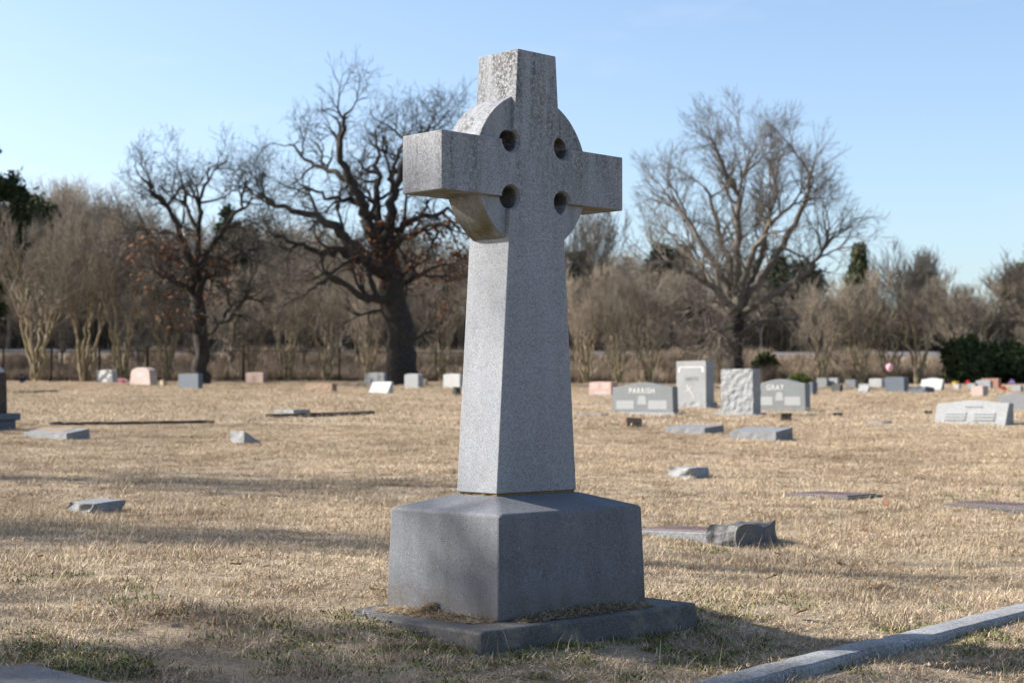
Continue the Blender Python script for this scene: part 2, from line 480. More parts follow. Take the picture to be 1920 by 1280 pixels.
for i in range(4):
    p, q = ring_[i], ring_[(i + 1) % 4]
    for k in range(24):
        t_ = k / 24; x, y = p[0] + (q[0] - p[0]) * t_, p[1] + (q[1] - p[1]) * t_
        g_ = 1.0 - 0.03 + 0.05 * noise.noise(Vector((x * 30, y * 30, 0)))
        mp_.append((x * g_, y * (g_ - 0.01)))
n = len(mp_)
vs = [(x, y, 0.481) for x, y in mp_] + [(x * 0.995, y * 0.99, 0.4975) for x, y in mp_]
fs = [tuple(range(n))[::-1], tuple(range(n, 2 * n))] + [(i, (i + 1) % n, n + (i + 1) % n, n + i) for i in range(n)]
link('mortar_joint', pymesh('mortar_joint', vs, fs), M['mortar'], cross_root)
SU0, SU1, SV0, SV1 = -0.688, 0.61, -0.505, 0.47
v, f = frustum(SU0 - .01, SU1 + .01, SV0 - .01, SV1 + .01, -0.28, SU0, SU1, SV0, SV1, 0.0)
link('foundation_slab', pymesh('foundation_slab', v, f, bevel=0.012, seg=2), M['slab'], cross_root)

def loc2w(u, v):
    c, s = math.cos(YAW), math.sin(YAW)
    return MX + u * c - v * s, MY + u * s + v * c
cx, cy = loc2w((SU0 + SU1) / 2, (SV0 + SV1) / 2)
EXCL.append((cx, cy, YAW, (SU1 - SU0) / 2 - 0.02, (SV1 - SV0) / 2 - 0.02))

# ------------------------------------------------------------------ gravestones
SROT = YAW - math.pi / 2                    # stones: local x along the face (right, nearer), local y away
AX = Vector((math.cos(SROT), math.sin(SROT))); BX = Vector((-math.sin(SROT), math.cos(SROT)))

def frame(xl, xc, xr, yb, yt):
    """near bottom corner at pixel (xc,yb), face reaching left to xl, side reaching right to xr, top at yt -> centre, width, depth, height"""
    P = on_ground(xc, yb)
    kl = (xl - 960) / FPX; kr = (xr - 960) / FPX
    W = (P.x - kl * P.y) / (AX.x - kl * AX.y)
    T = (kr * P.y - P.x) / (BX.x - kr * BX.y)
    H = (yb - yt) * P.y / FPX
    c = Vector((P.x, P.y)) - AX * W / 2 + BX * T / 2
    return c, W, T, H, P.z

def arch(w, h, rise, n=14, shoulder=0.0, taper=0.0):
    """tablet outline with a curved top; rise may be a serpentine height"""
    pts = [(-w / 2, -0.08), (w / 2, -0.08), (w / 2 - taper, h - rise)]
    for i in range(1, n):
        t = i / n
        x = (w / 2 - taper - shoulder) * math.cos(math.pi * t) if shoulder == 0 else (w / 2 - taper) * (1 - 2 * t)
        pts.append((x if shoulder == 0 else x, h - rise + rise * (math.sin(math.pi * t) if shoulder == 0 else (0.5 - 0.5 * math.cos(2 * math.pi * t)))))
    pts.append((-w / 2 + taper, h - rise))
    return pts

def tablet(name, pts, T, shear=0.0, bevel=0.008):
    n = len(pts)
    vs = [(x, -T / 2 + shear * max(z, 0), z) for x, z in pts] + [(x, T / 2, z) for x, z in pts]
    fs = [tuple(range(n)), tuple(range(n, 2 * n))[::-1]] + [(i, n + i, n + (i + 1) % n, (i + 1) % n) for i in range(n)]
    return pymesh(name, vs, fs, bevel=bevel, seg=1)

def rough_block(name, W, T, H, amp=0.03, nx=14, nz=14, seed=0, sides=True, top_flat=True):
    """rock-faced block: the front (and ends) are broken, the top is sawn"""
    vs = []; idx = {}; fs = []
    ny = 6
    def P(i, j, k):
        key = (i, j, k)
        if key in idx: return idx[key]
        x = -W / 2 + W * i / nx; y = -T / 2 + T * j / ny; z = -0.06 + (H + 0.06) * k / nz
        nv = noise.noise_vector(Vector((x * 9 + seed, y * 9, z * 9))) + 0.5 * noise.noise_vector(Vector((x * 23 + seed, y * 23, z * 23)))
        if j == 0: y += amp * nv.y - amp * 0.3
        if sides and i in (0, nx): x += amp * 0.5 * nv.x
        if not top_flat and k == nz: z += amp * 0.6 * nv.z
        idx[key] = len(vs); vs.append((x, y, z)); return idx[key]
    for i in range(nx):
        for k in range(nz):
            fs.append((P(i, 0, k), P(i + 1, 0, k), P(i + 1, 0, k + 1), P(i, 0, k + 1)))
            fs.append((P(i, ny, k), P(i, ny, k + 1), P(i + 1, ny, k + 1), P(i + 1, ny, k)))
    for j in range(ny):
        for k in range(nz):
            fs.append((P(0, j, k), P(0, j, k + 1), P(0, j + 1, k + 1), P(0, j + 1, k)))
            fs.append((P(nx, j, k), P(nx, j + 1, k), P(nx, j + 1, k + 1), P(nx, j, k + 1)))
        for i in range(nx):
            fs.append((P(i, j, nz), P(i + 1, j, nz), P(i + 1, j + 1, nz), P(i, j + 1, nz)))
    return pymesh(name, vs, fs)

def thing(name, c, z, label, cat, rot=SROT, group=None, ex=None):
    o = empty(name, (c.x, c.y, z), rot)
    tag(o, label, cat, group)
    if ex: EXCL.append((c.x, c.y, rot, ex[0], ex[1]))
    return o

def text_mesh(s, size, depth, name='lettering', spacing=1.05):
    cu = bpy.data.curves.new('txt', 'FONT'); cu.body = s; cu.size = size; cu.extrude = depth
    cu.align_x = 'CENTER'; cu.align_y = 'CENTER'; cu.space_character = spacing; cu.offset = size * 0.012
    cu.resolution_u = 3
    o = bpy.data.objects.new('txt', cu); COL.objects.link(o)
    bpy.context.view_layer.update()
    m = evaluated(o, name); bpy.data.objects.remove(o)
    m.materials.clear(); m.name = name
    return m

def lettering(parent, s, x, y, z, size, mat, tilt=0.0, depth=0.003, flat=False, name='lettering', spacing=1.05):
    o = link(name, text_mesh(s, size, depth, name, spacing), mat, parent)
    o.location = (x, y, z)
    o.rotation_euler = (0, 0, 0) if flat else (R(90) - tilt, 0, 0)
    return o

def plate(parent, name, x0, x1, z0, z1, y, mat, th=0.004, shear=0.0):
    """a flat raised panel on an upright face"""
    pts = [(x0, z0), (x1, z0), (x1, z1), (x0, z1)]
    vs = [(x, y - th + shear * z, z) for x, z in pts] + [(x, y + 0.01 + shear * z, z) for x, z in pts]
    fs = [(0, 1, 2, 3), (7, 6, 5, 4), (0, 4, 5, 1), (1, 5, 6, 2), (2, 6, 7, 3), (3, 7, 4, 0)]
    return link(name, pymesh(name, vs, fs), mat, parent)

# --- companion stone with a serpentine top (two of the kind, each with its own name)
def companion(nm, xl, xc, xr, yb, yt, text, label, base=True, tshift=0.0):
    c, W, T, H, z = frame(xl, xc, xr, yb, yt)
    T = max(T, 0.17)
    t = thing('gravestone', c, z, label, 'gravestone', ex=(W / 2, T / 2))
    pts = arch(W, H, H * 0.14, 20, shoulder=1, taper=W * 0.012)
    link('tablet', tablet('tablet', pts, T), M['polished'], t)
    if base:
        v, f = box(-W / 2 - 0.16, W / 2 + 0.10, -T / 2 - 0.10, T / 2 + 0.10, -0.12, 0.075)
        link('base', pymesh('base', v, f, bevel=0.012), M['light'], t)
    y = -T / 2
    plate(t, 'name_panel', -W * 0.42, -W * 0.13, H * 0.20, H * 0.46, y, M['panel'])
    plate(t, 'name_panel', W * 0.10, W * 0.40, H * 0.20, H * 0.46, y, M['panel'])
    # carved urn between the panels
    um = [(-0.075, 0.34), (0.075, 0.34), (0.065, 0.52), (0.045, 0.60), (-0.045, 0.60), (-0.065, 0.52)]
    vs = [(px_ * W, y - 0.004, pz * H) for px_, pz in um] + [(px_ * W, y + 0.01, pz * H) for px_, pz in um]
    link('carved_urn', pymesh('carved_urn', vs, [(0, 1, 2, 3, 4, 5), (11, 10, 9, 8, 7, 6)] + [(i, 6 + i, 6 + (i + 1) % 6, (i + 1) % 6) for i in range(6)]), M['panel'], t)
    lettering(t, text, tshift * W, y - 0.002, H * 0.74, H * 0.23, M['carved'], spacing=1.2)
    return t
companion('a', 1147, 1263, 1272, 780, 716, 'PARRISH', 'wide grey serpentine-top gravestone carved PARRISH, in front of the tall cross-carved stone')
companion('b', 1413, 1511, 1520, 772, 710, 'GRAY', 'wide grey curved-top gravestone carved GRAY, right behind the rough-faced block', base=False, tshift=-0.08)

# --- tall stone with a carved cross
c, W, T, H, z = frame(1268, 1324, 1339, 766, 676)
t = thing('gravestone', c, z, 'tallest pale granite gravestone with a slanting carved cross, behind PARRISH', 'gravestone', ex=(W / 2 + .1, T / 2 + .1))
hb = 0.16
v, f = box(-W / 2, W / 2, -T / 2, T / 2, hb - 0.01, H)
link('tablet', pymesh('tablet', v, f, bevel=0.01), M['light'], t)
link('base', rough_block('base', W * 1.1, T * 1.35, hb, 0.02, 10, 4, 3), M['light'], t)
y = -T / 2
for (x0, x1, z0, z1) in ((-0.40, 0.40, 0.86, 0.885), (-0.43, -0.36, 0.76, 0.86), (0.36, 0.43, 0.76, 0.86)):
    plate(t, 'carved_border', x0 * W, x1 * W, z0 * H, z1 * H, y, M['carved'])
lettering(t, 'SMITH', 0.02, y - 0.002, H * 0.62, H * 0.12, M['carved_dark'], spacing=1.1)
cu = [(-0.035, -0.5), (0.035, -0.5), (0.04, 0.10), (0.17, 0.09), (0.17, 0.20), (0.04, 0.19), (0.045, 0.40), (-0.045, 0.40), (-0.04, 0.19), (-0.17, 0.20), (-0.17, 0.09), (-0.04, 0.10)]
ca, sa = math.cos(R(36)), math.sin(R(36)); S = H * 0.40
vs = []
for yy in (y - 0.006, y + 0.01):
    for px_, pz in cu:
        px_ *= 1.4
        vs.append((S * (px_ * ca - pz * sa) - 0.02, yy, S * (px_ * sa + pz * ca) + H * 0.37))
link('carved_cross', pymesh('carved_cross', vs, [tuple(range(12)), tuple(range(12, 24))[::-1]] + [(i, 12 + i, 12 + (i + 1) % 12, (i + 1) % 12) for i in range(12)]), M['white'], t)

# --- rock-faced upright block
c, W, T, H, z = frame(1352, 1412, 1426, 780, 691)
t = thing('gravestone', c, z, 'upright block gravestone with a rough rock face, left of GRAY', 'gravestone', ex=(W / 2 + .1, T / 2 + .1))
link('tablet', rough_block('tablet', W, T, H, 0.022, 30, 40, 1), M['light'], t)
v, f = box(-W / 2 - 0.14, W / 2 + 0.08, -T / 2 - 0.10, T / 2 + 0.10, -0.12, 0.07)
link('base', pymesh('base', v, f, bevel=0.012), M['light'], t)

# --- large slant stone on the right
c, W, T, H, z = frame(1748, 1884, 1899, 797, 750)
T = 0.34
t = thing('gravestone', c, z, 'long pale slant-faced gravestone with worn lettering, at the right of the lawn', 'gravestone', ex=(W / 2, T / 2))
pts = arch(W, H, H * 0.12, 18, shoulder=1, taper=0.0)
sh = 0.22 / H
link('tablet', tablet('tablet', pts, T, shear=sh), M['light'], t)
tilt = math.atan(sh)
lettering(t, 'PETREE', 0.03, -T / 2 + sh * H * 0.72 - 0.003, H * 0.72, H * 0.20, M['carved'], tilt=-tilt, spacing=1.2)
for x0, x1 in ((-0.36, -0.06), (0.04, 0.34)):
    for zz in (0.2, 0.32, 0.44):
        plate(t, 'carved_line', x0 * W, x1 * W, zz * H, (zz + 0.06) * H, -T / 2, M['panel'], th=0.0008, shear=sh)

# --- simple uprights, slants and blocks further off
def upright(xl, xc, xr, yb, yt, mat, label, rise=0.1, mode=0, cat='gravestone', name='gravestone', shear=0.0, taper=0.0, base=False, minT=0.12, panel=None, bmat=None):
    c, W, T, H, z = frame(xl, xc, xr, yb, yt)
    T = max(T, minT)
    pts = arch(W, H, H * rise, 16, shoulder=mode, taper=taper * W)
    if not (base or panel):
        o = link(name, tablet(name, pts, T, shear=shear * T / max(H, .05)), M[mat], None, (c.x, c.y, z), SROT)
        tag(o, label, cat)
        EXCL.append((c.x, c.y, SROT, W / 2, T / 2)); return o
    t = thing(name, c, z, label, cat, ex=(W / 2, T / 2))
    link('tablet', tablet('tablet', pts, T, shear=shear * T / max(H, .05)), M[mat], t)
    if base:
        v, f = box(-W / 2 - 0.08, W / 2 + 0.08, -T / 2 - 0.07, T / 2 + 0.07, -0.1, 0.06)
        link('base', pymesh('base', v, f, bevel=0.01), M[bmat or mat], t)
    for p in (panel or ()):
        plate(t, 'name_panel', p[0] * W, p[1] * W, p[2] * H, p[3] * H, -T / 2, M[p[4]], shear=shear * T / max(H, .05))
    return t

def bevel_marker(xl, xc, xr, yb, h_front, h_back, mat, label, panel=None, name='grave_marker', amp=0.012, minT=0.2, group=None):
    c, W, T, H, z = frame(xl, xc, xr, yb, yb - 10)
    T = max(T, minT)
    bm_ = rough_block('block', W, T, 1.0, 0.0, 12, 4)
    for vtx in bm_.vertices:
        k = (vtx.co.y + T / 2) / T
        hh = h_front + (h_back - h_front) * k
        if vtx.co.z > 0: vtx.co.z = vtx.co.z * hh
        nv = noise.noise_vector(Vector((vtx.co.x * 11 + W, vtx.co.y * 11, vtx.co.z * 11)))
        if k < 0.01 or abs(vtx.co.x) > W / 2 - 0.01 or k > 0.99:
            vtx.co.y += amp * nv.y; vtx.co.x += amp * nv.x
    bm_.update()
    if panel is None:
        o = link(name, bm_, M[mat], None, (c.x, c.y, z), SROT); tag(o, label, 'grave marker', group)
        EXCL.append((c.x, c.y, SROT, W / 2, T / 2)); return o
    t = thing(name, c, z, label, 'grave marker', ex=(W / 2, T / 2), group=group)
    link('block', bm_, M[mat], t)
    pw, pd, pm = panel
    sl = (h_back - h_front) / T
    hz = lambda yy: h_front + sl * (yy + T / 2)
    x0, x1, y0, y1 = -W * pw / 2, W * pw / 2, -T * pd / 2, T * pd / 2
    vs = [(x0, y0, hz(y0) - .01), (x1, y0, hz(y0) - .01), (x1, y1, hz(y1) - .01), (x0, y1, hz(y1) - .01), (x0, y0, hz(y0) + .006), (x1, y0, hz(y0) + .006), (x1, y1, hz(y1) + .006), (x0, y1, hz(y1) + .006)]
    link('plaque', pymesh('plaque', vs, box(0, 1, 0, 1, 0, 1)[1], bevel=0.003), M[pm], t)
    return t

# right-hand group
upright(1104, 1146, 1158, 743, 715, 'pink', 'pink granite gravestone with pale panels, just left of PARRISH', rise=0.06, mode=0, base=True, bmat='grey',
        panel=((-0.42, -0.06, 0.5, 0.88, 'palepink'), (0.08, 0.42, 0.5, 0.88, 'palepink'), (-0.25, 0.3, 0.15, 0.35, 'palepink')))
bevel_marker(1076, 1126, 1142, 781, 0.05, 0.06, 'grey', 'flat grey marker in the grass beside the cross shaft, left of PARRISH')
bevel_marker(1164, 1175, 1203, 801, 0.17, 0.15, 'brick', 'small brown stone block in front of PARRISH', amp=0.02)
bevel_marker(1247, 1322, 1357, 814, 0.10, 0.14, 'grey', 'low grey sloping marker in front of the rough block, left of a similar one')
bevel_marker(1367, 1455, 1486, 827, 0.13, 0.19, 'grey', 'low grey sloping marker with dark right end, right of a similar one')
bevel_marker(1462, 1466, 1484, 789, 0.15, 0.15, 'dark', 'small dark stone cube in the grass in front of GRAY', amp=0.02)
bevel_marker(1560, 1564, 1580, 781, 0.08, 0.08, 'dark', 'low dark stone in the grass right of GRAY', amp=0.02)
bevel_marker(1730, 1734, 1747, 778, 0.09, 0.09, 'dark', 'small dark stone left of the long slant-faced gravestone', amp=0.02)
bevel_marker(1622, 1650, 1671, 795, 0.04, 0.05, 'light', 'flat pale marker with a dark end in open grass at right')
upright(1869, 1935, 1950, 772, 737, 'grey', 'grey gravestone cut by the right picture edge, behind the long slant stone', rise=0.12, mode=1)
upright(1820, 1843, 1853, 744, 723, 'palepink', 'small square pale pink gravestone behind the long slant stone', rise=0.02)
upright(1531, 1550, 1554, 726, 708, 'grey', 'left half of a far grey pair of gravestones right of GRAY', rise=0.05)
upright(1553, 1570, 1574, 726, 708, 'light', 'right half of a far grey pair of gravestones right of GRAY', rise=0.05)
upright(1515, 1524, 1533, 741, 716, 'blue', 'small dark gravestone showing just behind the right end of GRAY', rise=0.1)
upright(1557, 1573, 1580, 735, 720, 'dark', 'small near-black slant stone in front of the far grey pair', rise=0.05, shear=0.5)
upright(1584, 1604, 1609, 727, 711, 'grey', 'far grey curved-top gravestone below a pale-stemmed myrtle', rise=0.2)
upright(1604, 1624, 1630, 736, 719, 'light', 'pale leaning slant stone below the tan-stemmed myrtle', rise=0.08, shear=1.2)
upright(1629, 1653, 1660, 727, 709, 'white', 'white gravestone just left of the large dark one', rise=0.08)
upright(1659, 1695, 1704, 736, 706, 'blue', 'large dark blue-grey gravestone below the pink balloon', rise=0.05)
bevel_marker(1703, 1735, 1752, 738, 0.26, 0.22, 'blue', 'low dark rough stone right of the large dark gravestone', amp=0.05)
upright(1722, 1763, 1771, 732, 708, 'white', 'broad white slant gravestone left of the dark evergreen shrub', rise=0.1, mode=1, shear=0.8, minT=0.3)
upright(1787, 1798, 1802, 730, 720, 'white', 'tiny white stone with a yellow side below the evergreen shrub', rise=0.1)
upright(1813, 1828, 1833, 730, 718, 'light', 'small pale stone with a red flower, left of the red-brown stone', rise=0.1)
upright(1829, 1857, 1862, 730, 712, 'light', 'pale grey gravestone in front of the red-brown one', rise=0.12)
upright(1839, 1872, 1877, 728, 709, 'red', 'red-brown granite gravestone in front of the evergreen shrub', rise=0.02)
upright(1896, 1914, 1919, 735, 722, 'light', 'small pale gravestone near the right edge under violet flowers', rise=0.15)

# left-hand group
upright(184, 212, 218, 717, 693, 'white', 'small white block gravestone left of the big pink one', rise=0.06, minT=0.25)
upright(243, 282, 296, 722, 688, 'palepink', 'large pink round-shouldered gravestone near the left fence', rise=0.28, taper=0.06, minT=0.3, panel=((-0.16, 0.18, 0.45, 0.75, 'white'),))
bevel_marker(301, 307, 313, 723, 0.22, 0.2, 'tan', 'small tan stone right of the large pink gravestone', amp=0.02)
upright(335, 372, 380, 729, 700, 'blue', 'dark blue-grey gravestone in front of the left oak trunk', rise=0.03, minT=0.2)
upright(461, 493, 500, 719, 697, 'rose_dull', 'dull rose gravestone between the two oaks', rise=0.08)
bevel_marker(573, 622, 632, 735, 0.30, 0.26, 'brick', 'low tan and dark stone in front of the fence, left of the white slant', amp=0.03)
upright(690, 726, 736, 738, 715, 'white', 'bright white slant gravestone left of the big oak', rise=0.03, shear=0.8, minT=0.3)
upright(684, 720, 726, 724, 698, 'grey', 'grey gravestone directly behind the bright white slant', rise=0.1)
upright(758, 784, 794, 728, 700, 'light', 'grey gravestone at the foot of the big oak', rise=0.12, base=True)
upright(793, 799, 802, 724, 710, 'tan', 'small tan vase-like stone right of the oak-foot gravestone', rise=0.15)
upright(831, 862, 868, 728, 700, 'white', 'white and blue-grey gravestone beside the left edge of the cross shaft', rise=0.1)
bevel_marker(848, 855, 864, 742, 0.28, 0.26, 'dark', 'small dark block touching the left edge of the cross shaft', amp=0.03)
bevel_marker(46, 125, 169, 826, 0.10, 0.16, 'grey', 'low grey sloping marker with a tan plaque, near the left edge', panel=(0.62, 0.5, 'brick'), amp=0.012)
bevel_marker(514, 550, 582, 776, 0.09, 0.09, 'light', 'flat white marker with dark end, above the long low curbs')
bevel_marker(433, 457, 490, 832, 0.17, 0.02, 'light', 'small pale wedge-shaped marker alone in the left lawn', amp=0.012)

# monument cut by the left edge
P = on_ground(28, 808)
c = Vector((P.x - 0.50, P.y + 0.12))
t = thing('gravestone', c, P.z, 'dark column monument with pale domed cap, cut by the left picture edge', 'monument', ex=(.36, .36))
for nm, (h0, z0, z1) in {'plinth': (0.34, -0.1, 0.17), 'base': (0.40, 0.165, 0.27)}.items():
    v, f = box(-h0, h0, -h0, h0, z0, z1) if nm == 'plinth' else box(-h0 * .78, h0 * .98, -h0 * .78, h0 * .98, z0, z1)
    link(nm, pymesh(nm, v, f, bevel=0.015), M['blue'], t)
v, f = frustum(-.25, .25, -.25, .25, .265, -.235, .235, -.235, .235, .88)
link('shaft', pymesh('shaft', v, f, bevel=0.02), M['brownstone'], t)
vs = []; fs = []; prof = [(0.27, 0.875), (0.285, 0.90), (0.27, 0.93), (0.22, 0.98), (0.13, 1.02), (0.02, 1.035)]; n = 24
for r_, z_ in prof:
    for k in range(n): vs.append((r_ * math.cos(2 * math.pi * k / n), r_ * math.sin(2 * math.pi * k / n), z_))
for j in range(len(prof) - 1):
    for k in range(n): fs.append((j * n + k, j * n + (k + 1) % n, (j + 1) * n + (k + 1) % n, (j + 1) * n + k))
fs.append(tuple((len(prof) - 1) * n + k for k in range(n))); fs.append(tuple(range(n))[::-1])
link('cap', pymesh('cap', vs, fs, smooth=40), M['white'], t)

# low stone curbs in the left lawn (their shaded side faces the camera)
def low_curb(xa, ya, xb, yb, h, w, mat, label, name='grave_curb'):
    A_, B_ = on_ground(xa, ya), on_ground(xb, yb)
    d = Vector((B_.x - A_.x, B_.y - A_.y)); L = d.length; rz = math.atan2(d.y, d.x); n = 14
    vs = []; fs = []
    for i in range(n + 1):
        x = L * i / n
        p = Vector((A_.x, A_.y)) + d * (i / n)
        zz = gz(p.x, p.y) - A_.z + 0.006 * math.sin(i * 2.1)
        dy = 0.012 * math.sin(i * 1.7)
        vs += [(x, dy, zz - 0.08), (x, dy, zz + h), (x, w + dy, zz + h), (x, w + dy, zz - 0.08)]
    for i in range(n):
        b0 = 4 * i
        for k in range(3): fs.append((b0 + k, b0 + 4 + k, b0 + 5 + k, b0 + 1 + k))
    fs += [(0, 1, 2, 3), (4 * n + 3, 4 * n + 2, 4 * n + 1, 4 * n)]
    o = link(name, pymesh(name, vs, fs), M[mat], None, (A_.x, A_.y, A_.z), rz)
    tag(o, label, 'curb'); m = (A_ + B_) / 2
    EXCL.append((m.x, m.y, rz, L / 2, w))
    return o
low_curb(95, 797, 402, 793, 0.05, 0.16, 'brownstone', 'long low dark stone curb in the grass behind the plaque marker')
low_curb(510, 784, 624, 780, 0.075, 0.15, 'brownstone', 'left piece of a broken low dark curb in the left lawn')
low_curb(630, 780, 702, 777, 0.075, 0.15, 'brownstone', 'right piece of a broken low dark curb in the left lawn')
low_curb(35, 738, 110, 735, 0.07, 0.2, 'brownstone', 'short far dark curb below the leftmost myrtle')

# --- near flat markers

def flush_marker(xc, yc, W, T, h, label, chip=False):
    P = on_ground(xc, yc)
    t = thing('grave_marker', Vector((P.x, P.y)), P.z, label, 'grave marker', ex=(W / 2, T / 2))
    v, f = box(-W / 2, W / 2 - (0.2 if chip else 0), -T / 2, T / 2, -0.08, h)
    link('block', pymesh('block', v, f, bevel=0.008), M['grey' if chip else 'slab'], t)
    if chip:                                           # broken, rock-faced right end standing proud of the plaque
        m_ = rough_block('broken_end', 0.24, T * 0.95, h + 0.05, 0.03, 12, 8, 4, top_flat=False)
        for vtx in m_.vertices:
            if vtx.co.z > h: vtx.co.z -= max(0, 0.05 - (vtx.co.x + 0.135)) * 1.1 * (vtx.co.z > h) ; vtx.co.z += 0.022 * noise.noise(vtx.co * 17)
        m_.update()
        link('broken_end', m_, M['ledger'], t).location = (W / 2 - 0.09, 0, 0)
    v, f = box(-W * 0.47, W * (0.27 if chip else 0.44), -T * 0.42, T * 0.42, h - 0.01, h + 0.010)
    pl = link('plaque', pymesh('plaque', v, f, bevel=0.004), M['bronze'], t)
    rnd = random.Random(int(xc))
    for r_ in range(3):                                # raised lines of worn lettering
        x = -W * 0.30
        while x < W * 0.2:
            w_ = rnd.uniform(0.012, 0.03)
            v, f = box(x, x + w_, T * (0.17 - 0.17 * r_) - 0.014, T * (0.17 - 0.17 * r_) + 0.014, h + 0.009, h + 0.0125)
            x += w_ + 0.012
            o_ = link('raised_letter', pymesh('raised_letter', v, f), M['bronze'], pl)
    return t
mk = flush_marker(1316, 1006, 0.86, 0.44, 0.045, 'bronze-plaqued granite marker with a broken raised right end, just right of the pedestal', chip=True)
mk.rotation_euler[1] = -0.03
flush_marker(1563, 931, 0.62, 0.5, 0.02, 'flush bronze plaque marker in the grass, middle of the right lawn')
flush_marker(1880, 951, 0.75, 0.5, 0.02, 'flush bronze plaque marker cut by the right picture edge')
bevel_marker(1254, 1296, 1327, 897, 0.10, 0.10, 'light', 'small pale block marker with dark end, right of the cross shaft base', amp=0.035)
bevel_marker(131, 171, 233, 963, 0.07, 0.09, 'grey', 'low pale rough marker alone in the left foreground grass', amp=0.05)

# --- ledger stone in the near left corner
zc = -0.055
P = at_depth(60, 1242, 1.0); k = (zc - CAMH) / (P.z - CAMH); P = Vector((P.x * k, k, zc))
LW, LT = 1.9, 0.80
c = Vector((P.x, P.y)) + AX * LW / 2 - BX * LT / 2
t = thing('ledger_stone', c, zc, 'flat grey inscribed slab in the near left corner', 'grave slab', ex=(LW / 2 - .02, LT / 2 - .02))
v, f = box(-LW / 2, LW / 2, -LT / 2, LT / 2 - 0.166, -0.1, 0)
link('slab', pymesh('slab', v, f, bevel=0.008), M['ledger'], t)
v, f = box(-LW / 2, LW / 2, LT / 2 - 0.16, LT / 2, -0.1, -0.001)
link('border', pymesh('border', v, f, bevel=0.008), M['ledger'], t)
lettering(t, 'STRANNAR', -LW / 2 + 0.42, LT / 2 - 0.30, 0.001, 0.10, M['carved_dark'], flat=True, depth=0.001, spacing=1.15)

# --- marble curb in the near right corner
Pa, d0 = KA, KD
nrm = Vector((d0.y, -d0.x)); L0, L1, cw, n = -1.6, 5.4, 0.15, 60
rz = math.atan2(d0.y, d0.x)
kerb = empty('grave_curb', (Pa.x, Pa.y, ZA), rz)
tag(kerb, 'long weathered pale marble curb crossing the near right corner', 'curb')
cuts = [L0, -0.35, 1.32, 2.72, 4.1, L1]
for j in range(len(cuts) - 1):
    q0, q1 = cuts[j] + 0.004, cuts[j + 1] - 0.004; n = 24; vs = []; fs = []
    tip = 0.004 * math.sin(j * 2.3)
    for i in range(n + 1):
        s_ = q0 + (q1 - q0) * i / n
        end = 0.006 if i in (0, n) else 0.0
        zt = (ZB - ZA) * s_ / LAB + tip - end + 0.003 * noise.noise(Vector((s_ * 9, 2, 0)))
        e0 = 0.006 * noise.noise(Vector((s_ * 8, 0, 0))) + tip; e1 = 0.011 * noise.noise(Vector((s_ * 9, 5, 0))) + tip + 0.006 * noise.noise(Vector((s_ * 31, 5, 0)))
        vs += [(s_, 0.004 + e0, -0.25), (s_, e0, zt - 0.008), (s_, -0.010 + e0, zt), (s_, -cw * 0.5, zt + 0.003), (s_, -cw + 0.014 + e1, zt), (s_, -cw + e1, zt - 0.014), (s_, -cw - 0.004 + e1, -0.25)]
    for i in range(n):
        for k in range(6): fs.append((7 * i + k, 7 * i + 7 + k, 7 * i + 8 + k, 7 * i + k + 1))
    fs += [tuple(range(7)), tuple(range(7 * n, 7 * n + 7))[::-1]]
    link('curb_stone', pymesh('curb_stone', vs, fs), M['curb'], kerb)
mid = Pa + d0 * (L0 + L1) / 2 + nrm * cw / 2
EXCL.append((mid.x, mid.y, rz, (L1 - L0) / 2, cw / 2 - 0.005))

# ------------------------------------------------------------------ fence
FY = 80.0
fx0, fx1 = -30.0, 1.0
fence = empty('iron_fence', (fx0, FY, gz(fx0, FY)))
tag(fence, 'black iron picket fence along the back of the lawn', 'fence')
FZ = gz(-14, FY) - gz(fx0, FY)
FH = 1.62
nb = 13; bay = (fx1 - fx0) / nb
v, f = frustum(-.04, .04, -.04, .04, -0.2, -.04, .04, -.04, .04, FH + 0.1)
pm = pymesh('post', v, f)
for i in range(nb + 1):
    link('post', pm, M['iron'], fence, (i * bay, 0, gz(fx0 + i * bay, FY) - gz(fx0, FY)))
v, f = box(0, bay, -.02, .02, -.02, .02)
rm = pymesh('rail', v, f)
for i in range(nb):
    for hz in (0.18, FH - 0.12):
        z0 = gz(fx0 + i * bay, FY) - gz(fx0, FY); z1 = gz(fx0 + (i + 1) * bay, FY) - gz(fx0, FY)
        o = link('rail', rm, M['iron'], fence, (i * bay, 0, z0 + hz)); o.rotation_euler = (0, -math.atan2(z1 - z0, bay), 0)
vs = []; fs = []; x = 0.12
while x < fx1 - fx0:
    z0 = gz(fx0 + x, FY) - gz(fx0, FY)
    v, f = box(x - .011, x + .011, -.011, .011, z0 + 0.06, z0 + FH)
    b0 = len(vs); vs += v; fs += [tuple(i + b0 for i in q_) for q_ in f]; x += 0.125
tag(link('pickets', pymesh('pickets', vs, fs), M['iron'], fence), kind='stuff')

